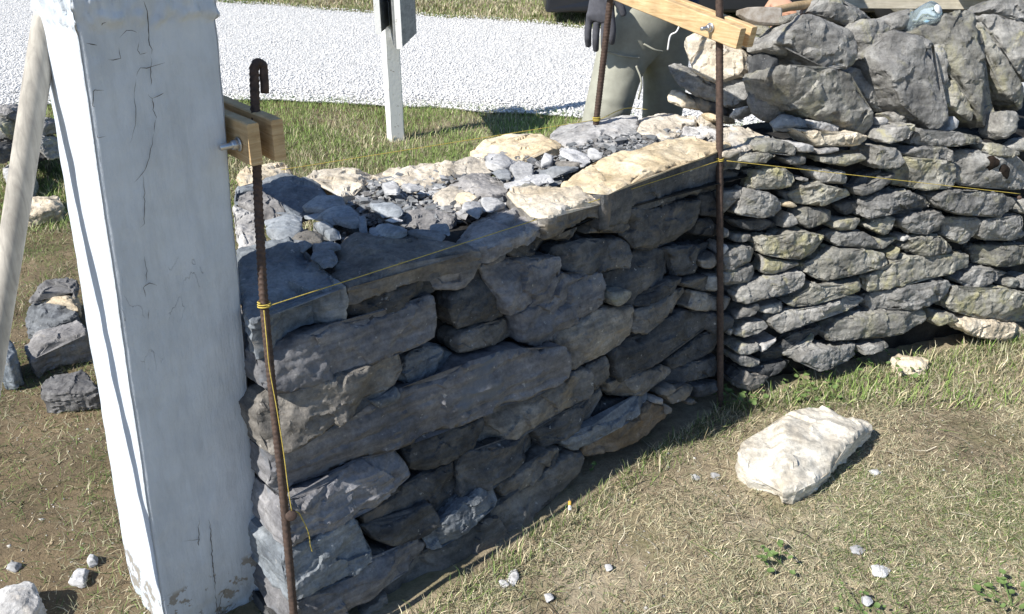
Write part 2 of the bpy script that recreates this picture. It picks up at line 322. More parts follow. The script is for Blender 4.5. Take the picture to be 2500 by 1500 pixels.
# face stones: tile material | outline | options
many('''
A3 dark|1430,260 1620,230 2050,220 2400,150 2600,120 2650,250 2600,330 2300,440 2100,560 1700,700 1560,640 1400,640 1440,400|off=.012 bulge=.012
A4 purple|300,650 560,520 740,450 940,400 970,430 930,520 760,660 690,760 400,800 330,760 360,700|off=.01
A4 dark|840,250 1000,240 1160,170 1180,260 1100,300 960,380 900,420 800,410|off=.03
A4 purple|960,430 1060,370 1190,280 1205,360 1150,430 1020,490 930,500|off=.015
A4 dark|1190,200 1450,130 1700,60 1750,120 1600,200 1500,280 1470,340 1370,400 1240,370 1210,300|off=.015 rough=1.6
A4 dark|1480,90 1650,20 1900,0 2100,20 2150,80 1990,140 1940,200 1830,180 1740,100 1600,140|off=.02 rough=2
F2 brown|1330,1150 1480,1090 1580,1110 1690,1200 1700,1240 1560,1265 1400,1250 1280,1280|off=.004
F2 dark|1490,1050 1900,1010 2310,940 2330,1100 2300,1250 2210,1310 2000,1380 1900,1430 1700,1420 1680,1330 1600,1280 1700,1240 1690,1180 1560,1090|off=.01
F2 dark|2320,930 2473,840 2520,900 2510,1080 2320,1110|off=.03
A5 dark|850,30 950,0 1200,-60 1470,-70 1560,0 1580,100 1550,200 1300,250 1180,280 1080,300 990,270 900,240 920,200 860,120|off=.012
A5 purple|150,230 300,150 540,130 780,120 890,110 925,210 855,290 890,330 870,400 810,470 780,550 600,580 430,630 360,660 300,600 270,500 200,350|off=-.002
A5 dark|0,350 150,230 280,300 310,560 350,660 350,720 200,760 50,790 -80,810 -150,760 -200,600 -190,520 -60,430|off=.012
A5 purple|880,260 1000,290 1110,300 1300,265 1330,400 1320,580 1200,660 1050,760 910,830 840,890 850,960 600,980 490,930 460,800 440,650 600,590 790,550 820,460 890,330|off=.004
A5 brown|840,870 1000,780 1200,650 1400,600 1600,590 1610,720 1580,850 1480,980 1350,1010 1330,1060 1150,1140 1000,1200 920,1220 920,1080 860,980|off=.004
A5 dark|1330,260 1560,220 1580,100 1700,20 1900,20 1970,150 1970,260 1900,330 1800,420 1600,510 1560,560 1420,590 1370,530 1330,460|off=.02
A5 lich|1410,460 1500,430 1590,450 1560,530 1430,590 1390,540|off=-.012
A5 dark|1900,30 2200,0 2380,-20 2340,60 2200,150 2210,280 1990,300 1970,150|off=.02
A5 dark|1590,530 1800,450 1900,340 2070,310 2060,360 1950,470 1820,550 1720,580 1620,600|off=.008
A5 brown|1610,620 1750,590 1900,520 2000,440 2110,420 2130,500 2090,590 1950,680 1800,770 1670,860 1590,840 1600,740|off=.008
A5 brown|2060,360 2250,290 2390,300 2400,460 2250,440 2080,400|off=.012
A5 brown|2130,440 2390,490 2400,640 2200,640 2100,600 2150,520|off=.01
A5 dark|1570,880 1680,940 1720,870 1900,720 2100,640 2370,660 2420,700 2380,780 2200,870 2060,940 1900,1080 1750,1190 1620,1210 1560,1280 1470,1330 1430,1280 1370,1080 1400,1010 1480,980|off=.006
A5 dark|1950,1080 2100,950 2250,860 2400,790 2420,1000 2270,1070 2120,1140 2000,1200 1900,1170|off=.02
A5 brown|1370,1330 1560,1290 1700,1210 1900,1170 1980,1200 1970,1260 1850,1320 1760,1370 1680,1460 1520,1510 1400,1440|off=.006
A5 dark|1980,1210 2150,1140 2420,1070 2430,1150 2400,1250 2180,1290 2000,1340 1800,1400 1760,1400 1850,1320 1980,1260|off=.012
A6 brown|1150,200 1340,80 1370,130 1365,290 1340,370 1240,430 1150,455 1120,350|off=.01
A6 brown|110,700 300,590 600,480 880,330 930,260 1160,195 1175,300 1130,480 900,600 700,720 560,820 440,900 320,940 180,960 130,960|off=.004
A6 dark|600,800 800,760 900,620 1150,540 1180,470 1330,420 1370,480 1330,520 1220,570 1210,690 1100,800 950,880 860,910 720,980 690,880|off=.008 strata=.6
A6 dark|1220,570 1400,520 1500,520 1660,470 1620,600 1400,720 1260,730 1210,690|off=.03
A6 blue|880,910 1100,830 1230,730 1400,720 1600,590 1700,460 1780,450 1780,520 1600,680 1420,770 1220,860 1180,940 1080,990 1020,1020 960,970|off=-.004
A6 rust|1200,1000 1230,880 1400,780 1600,690 1750,540 1890,570 1880,660 1780,780 1600,920 1350,1050 1230,1110 1180,1060|off=-.002
A6 dark|0,990 180,970 380,930 500,860 580,810 690,890 715,1000 640,1060 500,1150 370,1240 250,1330 100,1420 -60,1484 -100,1200 -60,1060|off=.006
A2 dark|1520,240 1750,150 2176,-90 2140,0 2130,150 2060,320 1980,520 1900,560 1780,400 1600,480 1400,620 1180,680 1130,560 1300,450 1430,370 1500,300|off=.02
A2 dark|1180,690 1400,640 1600,500 1770,410 1890,570 1780,720 1600,820 1530,860 1400,850 1290,800|off=.004
A2 blue|1750,730 1900,620 2100,450 2300,300 2473,290 2460,420 2350,490 2200,650 2070,780 1900,890 1830,900 1810,820|off=-.01
A6 brown|280,1330 500,1180 680,1060 760,980 880,980 910,1050 900,1150 760,1240 600,1310 480,1400 370,1470 310,1440|off=.004
A2 brown|1390,1270 1560,1150 1700,990 1830,910 1920,900 2080,800 2250,640 2480,440 2560,400 2900,180 3080,0 3300,-60 3280,120 3180,240 2900,520 2600,750 2300,940 2000,1080 1850,1250 1700,1420 1620,1600 1400,1600|off=-.004 flare=.1
A6 brown|1860,400 1970,360 1980,410 1900,470 1850,460|off=-.005
A6 brown|1890,480 2000,430 2100,360 2180,380 2170,460 2060,520 1960,550|off=-.008
A6 dark|2190,370 2420,330 2420,440 2200,500|off=.0
A6 brown|2090,520 2160,500 2200,530 2120,560|off=-.012
A6 brown|1900,550 1960,580 1940,640 1890,650|off=-.015
A6 pale|1800,490 1870,490 1860,550 1790,540|off=-.01
A3 purple|470,1070 560,1020 700,960 900,870 1130,830 1290,720 1400,680 1700,710 2000,580 2300,450 2550,370 2590,620 2540,850 2400,940 2150,1050 1800,1200 1550,1290 1350,1380 1000,1470 800,1520 560,1560 470,1490 430,1300 430,1120|off=.002 thick=.3 facet=.5
A1 brown|230,520 290,500 470,410 700,350 900,270 1100,200 1350,100 1530,70 1540,220 1500,280 1470,380 1350,460 1210,510 1150,570 1040,660 900,750 740,850 600,920 480,980 380,1040 280,1060 200,900 165,700 200,560|off=-.004 thick=.3 facet=.7
A1 blue|1540,100 1600,30 1650,10 1900,0 2060,60 2040,130 1960,240 1850,320 1700,360 1550,360 1500,310 1540,220|off=.02
A5 brown|-100,880 60,800 220,770 390,710 460,850 450,920 380,960 150,990 0,1020 -100,1040 -130,960|off=.012
A1 blue|1220,520 1400,460 1480,390 1530,460 1480,510 1310,600|off=-.003 thick=.06
A1 purple|290,1070 380,1040 500,980 740,860 1050,660 1230,540 1310,600 1500,400 1750,370 1950,250 2080,120 2300,60 2600,-10 2780,0 3020,-50 3096,71 3086,261 3000,350 2700,480 2473,590 2290,660 2100,740 1800,860 1600,960 1500,1010 1200,1080 1000,1200 840,1290 640,1380 480,1460 340,1440 300,1250|off=0 thick=.3 strata=1.1 facet=.5
A1 dark|1600,970 1900,820 2150,730 2290,680 2290,800 2240,900 2200,990 2050,1080 1900,1170 1780,1240 1620,1210 1600,1110|off=.012
A2 purple|350,380 480,370 640,310 850,220 1050,70 1200,0 1500,-90 1540,-60 1590,60 1600,180 1500,220 1480,300 1400,380 1200,480 1000,600 760,700 450,820 370,830 330,650|off=.002 thick=.3 strata=1.3 facet=.5
A2 blue|440,850 760,720 900,640 1070,575 1130,640 1200,850 1225,980 1130,1040 1100,1080 960,1140 700,1260 500,1340 410,1350 390,1150 350,960 370,880|off=-.004 thick=.3 facet=.5
A2 purple|500,1390 620,1330 900,1200 1120,1060 1240,980 1400,940 1560,860 1700,800 1790,830 1800,910 1740,980 1650,1080 1540,1160 1430,1230 1320,1300 1200,1400 1100,1500 800,1650 480,1700 460,1500|off=-.004 thick=.3 facet=.8
A2 brown|1120,1560 1230,1420 1380,1290 1400,1484 1390,1650 1150,1700|off=.006
A2 dark|1200,870 1420,870 1560,870 1400,930 1240,960|off=.02
A2 dark|470,1730 1100,1560 1130,1700 1400,1700 1400,1900 500,1950|off=.0 thick=.3
R1 dark|70,880 240,820 270,840 270,1140 80,1120|off=.02
R1 dark|40,1170 270,1150 270,1380 30,1360|off=.015
R1 dark|-30,700 130,560 270,480 270,800 60,880|off=.03
''', PA, wallA)
# slabs of the top course (outlines lie on the level of the string)
Z0 = horiz(.672); Z1 = horiz(.66); Z2 = horiz(.664)
many('''
F1 blue|350,1500 335,1250 300,965 500,940 640,940 700,1000 830,975 1000,1080 1150,1180 1290,1290 1345,1340 1250,1345 1100,1370 1000,1355 880,1390 760,1440 640,1540 560,1610 420,1640|thick=.088 facet=.4 bulge=.002 flare=-.03
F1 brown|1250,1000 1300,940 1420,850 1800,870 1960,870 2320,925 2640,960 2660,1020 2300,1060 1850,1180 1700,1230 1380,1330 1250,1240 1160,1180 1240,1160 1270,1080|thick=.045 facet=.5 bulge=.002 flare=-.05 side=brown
N slabg|1098,585 1105,545 1135,520 1190,500 1240,500 1290,520 1325,530 1310,540 1250,570 1180,590 1120,600|thick=.03 bulge=.002
''', Z0, wallA)
many('''
F2 cream|90,400 230,330 420,290 600,290 800,290 870,330 1000,410 930,460 800,490 650,510 560,560 480,540 280,440 240,530 110,450|thick=.06 facet=.5
F2 pale|860,260 970,205 1180,200 1400,190 1560,140 1700,150 1720,300 1560,330 1480,390 1200,420 1050,410 870,320|thick=.06 facet=.4
F2 cream|1700,150 1830,110 2000,60 2150,70 2300,120 2250,200 2160,210 2100,300 1980,340 1830,300 1720,290|thick=.07 rough=1.2
F2 cream|2290,110 2440,110 2490,180 2320,200|thick=.06
F2 pale|2160,215 2330,195 2500,200 2520,300 2350,310 2150,320|thick=.05
F1 cream|300,300 450,200 640,190 780,180 870,240 700,300 560,340 440,380 320,360|thick=.08
F1 cream|970,330 1080,250 1300,215 1500,220 1620,220 1600,260 1500,300 1560,360 1450,430 1300,480 1240,440 1230,360 1100,370|thick=.05 facet=.6
F1 cream|1610,230 1720,180 1880,145 1990,185 2250,140 2420,80 2580,100 2760,170 2720,260 2500,300 2330,310 2180,380 2050,390 1900,380 1800,330 1690,350 1680,280|thick=.06 rough=1.2
F2 cream|-120,560 0,480 120,490 240,560 300,660 200,700 0,700 -120,680|thick=.05 rough=1.1
F1 blue|300,430 470,400 560,350 720,320 930,335 1120,390 1260,500 1100,540 950,560 900,630 800,600 560,460 470,470 330,480 300,550|thick=.045 facet=.5
F1 slabg|320,500 470,470 560,460 800,600 640,640 480,620 330,560|thick=.04
F1 pale|270,560 500,640 490,800 600,900 620,940 320,955 300,700|thick=.05
F1 slabg|1910,700 1990,640 2200,630 2430,650 2380,760 2190,770 2150,810 1930,770|thick=.03
F1 cream|2190,420 2400,400 2520,470 2480,600 2400,620 2200,580|thick=.05
F2 slabg|0,700 300,680 400,740 480,800 480,850 300,900 150,880 0,840 -140,800 -120,720|thick=.04 facet=.5
F2 pale|380,880 470,950 640,1040 560,1090 420,1090 250,1060 330,980|thick=.04
''', Z1, wallA)
many('''
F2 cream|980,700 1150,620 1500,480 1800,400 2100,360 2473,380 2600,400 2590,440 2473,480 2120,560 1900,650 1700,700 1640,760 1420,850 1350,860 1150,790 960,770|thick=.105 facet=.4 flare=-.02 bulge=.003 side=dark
R1 cream|300,30 560,0 660,30 720,110 860,150 900,180 760,215 650,270 620,300 520,330 400,310 290,330 285,200|thick=.05 facet=.5 side=lich
''', horiz(.697), wallA)
many('''
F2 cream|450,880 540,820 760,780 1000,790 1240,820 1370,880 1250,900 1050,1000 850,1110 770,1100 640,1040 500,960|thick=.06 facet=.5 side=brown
''', horiz(.690), wallA)
# ---- hearting core, coloured near black to paint shade into the gaps
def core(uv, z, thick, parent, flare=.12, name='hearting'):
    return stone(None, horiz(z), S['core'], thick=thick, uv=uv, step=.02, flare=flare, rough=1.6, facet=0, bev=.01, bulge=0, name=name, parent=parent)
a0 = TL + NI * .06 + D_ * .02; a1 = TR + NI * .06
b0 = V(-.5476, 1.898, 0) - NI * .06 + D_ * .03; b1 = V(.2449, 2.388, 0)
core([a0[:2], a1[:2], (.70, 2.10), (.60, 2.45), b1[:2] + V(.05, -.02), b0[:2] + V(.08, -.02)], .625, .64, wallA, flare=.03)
# ------------------------------------------------------------------ old sunlit wall section
wallB = empty('dry_stone_wall', (1.2, 2.3, 0), 'old sunlit dry stone wall of thin weathered lichened stones right of the middle rebar', 'stone wall')
many('''
R1 dark|310,460 380,450 370,540 330,550|off=.01
R1 lich|740,290 780,225 920,215 1060,215 1200,270 1220,340 1180,385 1000,370 740,360|off=-.005
R1 lich|520,430 660,380 880,370 1030,400 900,440 860,490 700,490 520,480|off=-.015
R1 cream|320,350 500,330 630,345 500,400 380,440 310,420|off=-.01
R1 pale|1220,290 1330,250 1470,290 1460,360 1270,360|off=-.01
R1 cream|1290,100 1420,90 1560,140 1800,160 1960,130 2080,150 2150,210 2080,260 1900,290 1700,260 1480,280 1400,200|off=.0
R1 pale|1360,20 1400,-20 1560,-10 1700,60 1850,70 1870,90 1700,130 1560,110 1420,80|off=.04
R1 pale|1510,340 1600,310 1730,310 1740,345 1640,370 1510,390|off=-.01
R1 grey|1055,430 1150,410 1340,410 1330,500 1140,515
R1 lich|1530,420 1600,410 1850,410 2070,370 2115,430 2050,460 1950,460 1830,525 1680,500 1530,480|off=-.006
R1 lich|705,740 780,610 900,570 1130,570 1240,640 1270,720 1200,770 1050,800 800,800 720,810|off=-.01 rough=1.4
R1 grey|1260,700 1300,660 1370,680 1360,720
R1 grey|1390,560 1550,560 1700,600 1840,600 1865,690 1840,750 1700,740 1520,720 1420,620
R1 grey|300,860 410,820 570,810 560,900 420,940 410,1060 370,1120 300,1100|off=.01
R1 grey|560,980 600,870 640,820 760,830 900,850 1000,920 1050,1000 1070,1060 960,1130 870,1160 700,1140 520,1110 570,1040|off=-.012
R1 cream|1060,970 1160,960 1230,1010 1180,1030 1080,1020
R1 lich|1195,880 1310,850 1320,780 1520,750 1640,810 1900,830 1970,870 1960,910 1750,940 1640,990 1560,1020 1400,980 1220,970|off=-.008 rough=1.3
R1 grey|1960,800 2130,750 2280,660 2460,610 2470,750 2300,780 2110,870 1990,905
R1 grey|1060,1200 1130,1100 1190,1100 1240,1180 1250,1230 1060,1280|off=.004
R1 lich|1240,1140 1270,1070 1400,1030 1550,1060 1700,1080 1700,1130 1640,1200 1480,1230 1390,1280 1290,1240
R1 lich|1680,1260 1720,1200 1860,1170 2060,1190 2030,1230 1920,1300 1740,1310
R1 grey|320,1330 350,1270 410,1300 400,1380 330,1410
R1 grey|440,1420 480,1350 570,1350 720,1370 750,1410 640,1450 480,1445|off=.02
R2 lich|795,230 810,200 890,155 1040,160 1150,100 1230,110 1330,70 1450,130 1600,150 1600,230 1520,350 1450,410 1290,415 1150,400 1000,380 800,345|off=-.012
R2 grey|1620,160 1700,100 1850,110 2050,90 2180,170 2240,250 2230,300 2000,260 1900,290 1720,240|off=-.004
R2 lich|2190,160 2300,190 2470,160 2400,220 2240,300|off=.01
R2 pale|310,370 310,290 360,230 415,275 350,350
R2 brown|45,440 150,400 240,350 300,400 240,500 180,540 80,520|off=.0
R2 grey|320,380 420,280 620,270 720,280 790,340 720,400 690,450 560,490 440,560 330,560
R2 grey|340,740 330,580 500,570 620,510 700,490 770,510 760,610 700,680 600,700 430,690
R2 grey|830,380 900,420 1060,440 1150,470 1270,460 1280,490 1150,540 1000,600 870,600 820,570 870,480
R2 lich|1330,510 1470,470 1560,380 1690,290 1850,330 2000,330 2080,300 2200,330 2300,350 2360,430 2370,490 2270,540 2060,540 1950,600 1760,630 1640,680 1500,670 1390,620 1340,600|off=-.012
R2 grey|500,880 560,780 800,680 1050,630 1250,590 1330,590 1330,650 1300,760 1230,800 1050,820 850,880 730,920 600,970 540,930|off=-.012
R2 grey|100,800 150,620 240,620 330,600 350,680 240,810
R2 lich|1090,960 1250,870 1340,810 1400,700 1560,750 1800,740 2080,660 2080,760 2000,820 1800,830 1620,830 1550,880 1440,970 1300,970 1180,985|off=-.012
R2 grey|140,890 300,890 360,850 500,910 450,1000 330,1040 150,1040|off=.004
R2 grey|490,1110 560,1040 760,950 800,1010 700,1100 500,1150|off=-.004
R2 grey|810,1010 880,970 1060,930 1060,1010 1050,1050 930,1070 800,1070
R2 grey|905,1200 960,1130 1100,1080 1400,1030 1560,1010 1640,950 1850,920 2040,940 2120,900 2130,950 2000,1020 1700,1080 1600,1130 1400,1170 1200,1230 1050,1320 960,1300|off=-.014
R2 grey|485,1340 560,1240 650,1190 830,1155 870,1230 750,1320 600,1380
R2 grey|400,1270 450,1260 430,1340 400,1330
R4 lich|140,1340 270,1190 400,1160 620,1110 900,1070 1090,1060 1290,1030 1360,1090 1360,1180 1180,1270 1060,1300 860,1340 620,1370 400,1410 240,1450 170,1410|off=-.025
R3 grey|780,220 830,100 960,60 1120,40 1180,20 1190,90 1150,130 1070,210 950,230 870,250|off=-.004
R3 grey|1200,270 1230,150 1240,90 1320,110 1400,190 1530,220 1700,110 1800,140 1830,190 1950,180 2060,230 2050,260 1700,270 1420,300 1290,300
R3 grey|680,490 710,400 710,290 800,300 950,310 1030,370 1030,410 1070,480 990,540 860,565 740,550|off=-.008 facet=.5
R3 grey|1035,370 1200,300 1580,310 1620,370 1600,470 1420,455 1150,420|facet=.4
R3 lich|1000,700 1010,600 1090,570 1100,510 1070,420 1220,460 1380,470 1640,480 1690,560 1680,740 1640,800 1420,810 1280,830 1120,790 1010,770|off=-.008
R3 grey|1640,400 1790,340 2000,350 2100,410 2250,420 2400,390 2600,500 2620,800 2450,830 2270,800 2000,790 1700,740 1690,580|off=-.006
R3 lich|2090,320 2100,250 2230,270 2420,350 2470,400 2300,420 2100,400|off=-.012
R3 grey|1405,900 1480,840 1640,820 1800,830 2100,860 2350,880 2430,950 2420,1060 2280,1140 2000,1120 1700,1120 1530,1060 1420,980|off=-.02 facet=.5
R3 grey|530,1130 580,1050 560,990 640,920 780,890 940,880 1000,830 1140,840 1280,880 1390,930 1430,1000 1350,1060 1150,1040 950,1070 800,1100 620,1170|off=-.008 rough=1.4 strata=1
R3 grey|1010,1240 1020,1170 1120,1120 1280,1090 1500,1080 1530,1110 1510,1330 1400,1340 1330,1370 1150,1330 1030,1290|off=-.004
R3 grey|1540,1140 1680,1170 1920,1140 1950,1220 1900,1360 1820,1440 1750,1480 1680,1450 1530,1370|facet=.4
R3 grey|1950,1200 1990,1160 2200,1170 2470,1130 2600,1150 2600,1430 2400,1445 2200,1410 2050,1430 1940,1390|off=-.006
R3 lich|630,1270 700,1220 720,1170 870,1135 960,1160 1010,1230 940,1310 860,1350 790,1365 690,1320
R3 grey|2445,960 2500,930 2620,960 2620,1120 2460,1100
R4 pale|1000,200 1030,140 1090,120 1110,170 1040,205|off=.01
R4 lich|1060,290 1150,230 1120,170 1230,145 1400,150 1520,150 1600,210 1750,350 1580,370 1480,350 1420,380 1280,385 1200,340|off=-.01 rough=1.3
R4 lich|840,350 920,330 1000,280 1000,340 930,440 880,420|off=.004
R4 lich|900,460 1050,430 1080,380 1250,400 1400,430 1500,400 1640,400 1740,370 1900,360 1900,430 1870,540 1700,580 1500,610 1300,650 1200,680 1000,740 850,780 680,830 610,820 590,640 730,570 850,580|off=-.01
R4 lich|1920,390 1960,290 2130,260 2300,250 2600,260 2600,480 2400,490 2230,510 1960,490 2080,430
R4 grey|1700,680 1790,640 1930,520 2150,550 2260,620 2380,600 2200,680 2060,720 2000,770 1890,780 1760,740|off=-.008
R4 grey|680,950 790,840 920,810 1050,745 1180,790 1340,770 1450,680 1560,675 1650,730 1600,850 1500,920 1370,990 1200,1030 1000,1010 880,1040 720,1085 690,1030|off=-.02
R4 lich|1590,1000 1620,880 1660,760 1740,760 1800,810 2000,850 2200,760 2400,790 2600,850 2620,1190 2300,1180 2050,1160 1900,1100 1650,1070|off=-.025
R4 lich|2230,740 2270,660 2400,650 2450,700 2400,770 2290,770
R4 grey|2460,640 2600,620 2600,800 2440,760
R4 lich|1420,1180 1480,1080 1620,1080 1700,1150 1560,1210 1480,1240|off=-.02
R4 cream|1700,1200 1850,1150 2100,1180 2470,1230 2600,1300 2600,1400 2200,1400 1800,1330|off=-.04
R5 grey|385,340 460,270 560,280 620,250 620,320 540,370 420,370
R5 grey|390,430 400,375 530,390 600,450 660,430 640,480 500,490 420,460
R5 pale|635,350 660,270 740,240 810,205 780,260 700,310
R5 dark|640,370 720,320 860,230 1000,130 1200,80 1210,180 1130,260 1000,330 900,330 860,400 700,480 650,470|off=.02
R5 grey|855,370 900,340 1000,300 1100,230 1180,175 1170,230 1080,290 970,370 880,405
R5 grey|985,430 1020,370 1150,310 1280,290 1400,330 1600,285 1600,320 1600,400 1500,430 1400,460 1280,500 1190,520 1100,460|off=-.03 strata=.6
R5 grey|1600,300 1750,270 1860,250 1890,300 1800,330 1640,380|off=-.03
R5 brown|400,700 420,640 500,545 580,570 700,580 740,590 680,650 560,710 470,710|off=-.01
R5 dark|340,600 420,520 700,500 850,440 950,440 940,520 800,560 730,580 500,540 400,640|off=.01
R1 dark|300,580 620,600 600,660 480,720 300,720|off=.03
R1 dark|420,1180 850,1170 1060,1230 1040,1290 850,1310 520,1280|off=.02
R1 dark|1000,820 1300,830 1190,880 1200,960 1080,950|off=.03
R1 dark|1720,1010 1850,930 2010,970 1960,1080 1800,1120|off=.03
R1 dark|1900,760 2000,640 2260,560 2180,700 2020,780|off=.035
R1 dark|560,560 880,530 760,620 700,740 620,700|off=.035
R2 dark|60,1090 240,1060 480,1130 470,1280 250,1340 60,1240|off=.0
''', PB, wallB, rough=1.0, facet=1.1, bev=.004, bulge=.001, outline_noise=1.5, grow=.972)
wb_far = BR + UB * 1.75
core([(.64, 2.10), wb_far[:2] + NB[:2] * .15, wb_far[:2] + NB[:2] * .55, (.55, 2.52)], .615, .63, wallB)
# ------------------------------------------------------------------ coping stones (each its own thing)
CG = 'coping stones on the old wall'; RG = 'loose chips of rubble on the flat wall top'
def things(spec, pl, cat, group, **base):
    for line in spec.strip().splitlines():
        a = line.split('|'); tl, mt, nm = a[0].split()
        kw = dict(base); kw.update({k: float(v) for k, v in (x.split('=') for x in a[2].split())})
        pl2 = pl
        if group == RG:
            h_ = np.mean([pl.hit(*q) for q in pts(tl, a[1])], 0); cc_ = pl.O + pl.U * h_[0] + pl.V * h_[1]; tx, ty = np.clip(rng.normal(size=2) * .07, -.11, .11)
            pl2 = Plane(cc_ + V(0, 0, .004), V(1, 0, tx), V(0, 1, ty))
        if group == RG: kw['thick'] *= .5; mt = {'pale': 'chipp', 'blue': 'chipb', 'slabg': 'chipb'}.get(mt, mt)
        o = stone(pts(tl, a[1]), pl2, S[mt], name=nm, **kw)
        tag(o, a[3].strip(), cat, group)
things('''
K grey coping_stone|130,370 310,200 400,130 500,120 720,210 850,280 910,440 910,560 870,640 800,680 740,590 560,670 400,540 250,430 150,410|off=-.02 thick=.16|large pale grey coping stone just right of the hammer handle
K lich coping_stone|50,720 100,620 300,640 480,700 640,650 800,720 830,800 920,900 1080,1080 1110,1200 1040,1310 900,1260 720,1170 640,1190 440,1100 300,1060 150,950|off=-.02 thick=.16|long coping stone with yellow underside slumped below the large pale one
K grey coping_stone|800,700 870,640 1020,700 1130,720 1220,870 1270,940 1240,1040 1150,1100 1050,1060 950,960|off=.05 thick=.12|half shaded coping stone wedged left of the tall upright one
K grey coping_stone|880,360 860,270 960,170 1100,190 1190,270 1180,330 1100,420 1100,560 1000,600 930,490 900,400|off=.04 thick=.14|small rounded coping stone in the gap below the water bottle's left
K grey coping_stone|540,-30 700,-20 760,60 860,50 1000,90 1100,180 950,170 860,260 720,210 500,120 460,90|off=.09 thick=.16|smooth grey coping stone at the top edge behind the large pale one
K grey coping_stone|1100,500 1300,270 1450,310 1620,350 1680,420 1560,480 1640,640 1690,860 1750,1130 1680,1230 1600,1260 1440,1150 1300,1010 1200,830 1130,650|off=-.03 thick=.16|tall pointed coping stone directly below the water bottle
K grey coping_stone|1150,180 1260,130 1470,60 1500,150 1460,280 1280,270 1200,300|off=.09 thick=.14|pale coping stone touching the left side of the water bottle
K grey coping_stone|1570,480 1680,420 1800,560 1760,720 1750,900 1700,880 1640,640|off=.01 thick=.12|narrow coping sliver right of the tall pointed one
K lich coping_stone|1560,280 1700,150 1880,90 2070,90 2120,170 2200,400 2100,450 2190,640 2230,820 2290,950 2300,1140 2200,1230 2100,1180 2000,1000 1850,700 1700,450|off=0 thick=.16|biggest coping slab, leaning, mottled brown, right of the water bottle
K lich coping_stone|1750,740 1830,720 1950,930 2030,1080 1980,1180 1900,1120 1760,1030 1720,900|off=.01 thick=.12|green stained coping wedge under the biggest leaning slab
K lich coping_stone|2120,170 2200,350 2400,720 2560,900 2560,1050 2473,1030 2300,920 2240,760 2230,640 2110,460|off=.03 thick=.14|long thin leaning coping stone with a yellow lichen streak
K grey coping_stone|2130,130 2250,120 2473,200 2600,300 2600,800 2473,720 2380,620 2250,400|off=.08 thick=.14|pitted coping stone at the right edge of the photo
K grey coping_stone|2200,80 2300,-20 2600,-60 2600,280 2450,200 2250,110|off=.12 thick=.14|dark pitted coping stone in the top right corner
K grey coping_stone|1180,1080 1320,1070 1440,1140 1380,1190 1250,1210|off=.01 thick=.1|small brown grey stone under the tall pointed coping stone
K pale coping_stone|1090,1130 1150,1130 1180,1170 1140,1220 1090,1200|off=.0 thick=.08|tiny pale pebble at the lower end of the slumped coping stone
K pale coping_stone|1730,1300 1760,1190 1800,1120 1890,1170 1830,1250|off=.0 thick=.06|white stone splinter under the coping
K grey coping_stone|2270,1260 2310,1080 2430,1060 2470,1180 2440,1300 2330,1350|off=-.02 thick=.1|upright brown pebble shaped stone near the right edge under the coping
K grey coping_stone|2360,1420 2460,1340 2600,1330 2600,1460 2400,1460|off=-.01 thick=.1|blue grey coping end stone cut by the right edge of the photo
K grey coping_stone|190,300 200,230 310,190 260,260|off=.02 thick=.08|small sliver of stone against the left end of the large pale coping stone
K lich coping_stone|170,150 350,110 310,200 170,215|off=.04 thick=.08|small brown stone under the hammer handle
K grey coping_stone|0,390 130,400 220,480 240,540 100,510 0,460|off=.02 thick=.1|flat grey stone under the left end of the large pale coping stone
K dark coping_stone|0,490 120,560 130,640 60,740 0,680|off=.04 thick=.1|cracked dark stone left of the slumped coping stone
K grey coping_stone|200,430 260,430 420,560 560,680 470,700 300,640 250,560|off=.04 thick=.1|shaded stone filling between the two largest coping stones
''', PCOP, 'coping stone', CG, facet=1.4, rough=.95, step=.0055, outline_noise=1.3, grow=.985)
things('''
M cream coping_stone|1430,360 1600,300 1740,300 1900,370 1990,510 2000,650 1940,730 1830,760 1720,800 1560,700 1450,530 1390,420|off=-.04 thick=.1|cream coloured sunlit coping stone behind the middle rebar, shadow across it
M grey coping_stone|1270,620 1340,590 1480,690 1650,770 1770,860 1880,900 1850,990 1700,970 1550,910 1380,810 1290,690|off=.0 thick=.12|long dark coping stone sloping down beside the man's leg
M grey coping_stone|1830,760 1960,750 2110,800 2050,960 1930,1030 1830,1020 1760,900|off=.0 thick=.12|rounded grey stone in shade under the cream coping stone
M cream coping_stone|1275,920 1310,860 1430,880 1520,980 1560,1060 1440,1030 1300,990|off=.0 thick=.1|pale stone with a hollow next to the man's left leg
M brown coping_stone|1450,890 1600,930 1760,990 1830,1080 1800,1110 1620,1080 1530,980|off=.03 thick=.1|brown shaded stone under the long dark coping stone
M grey coping_stone|2060,960 2090,850 2300,700 2330,840 2340,1050 2200,1170 2100,1090|off=-.12 thick=.08|upright grey slab half in shadow right of the middle rebar
M grey coping_stone|1990,560 2000,450 2140,540 2200,620 2290,700 2140,800 2000,690|off=.0 thick=.12|brownish stone just right of the cream coping stone
M grey coping_stone|1900,370 2000,340 2230,360 2400,400 2250,460 2100,480 1970,440|off=-.03 thick=.1|flat grey stone below the hammer head
M dark coping_stone|2200,600 2260,480 2400,560 2473,620 2400,650 2320,690|off=-.04 thick=.1|dark pitted stone between the hammer and the slumped coping stone
M lich coping_stone|2080,300 2080,210 2230,240 2350,340 2200,360|off=-.02 thick=.08|pointed mossy stone under the hammer head
M pale coping_stone|1860,1130 1950,1050 2060,1020 2050,1070 1930,1130|off=-.06 thick=.06|pale flat stone at the foot of the upright grey slab
M blue coping_stone|2260,1180 2400,1080 2530,1140 2560,1220 2330,1260|off=-.12 thick=.08|blue grey stone on the wall ledge below the slumped coping stone
M cream coping_stone|1610,1100 1700,1090 1830,1120 1830,1170 1650,1180|off=-.02 thick=.08|cream stone on the wall ledge left of the middle rebar
''', PD, 'coping stone', CG, facet=1.3, rough=.95, step=.005, outline_noise=1.3)
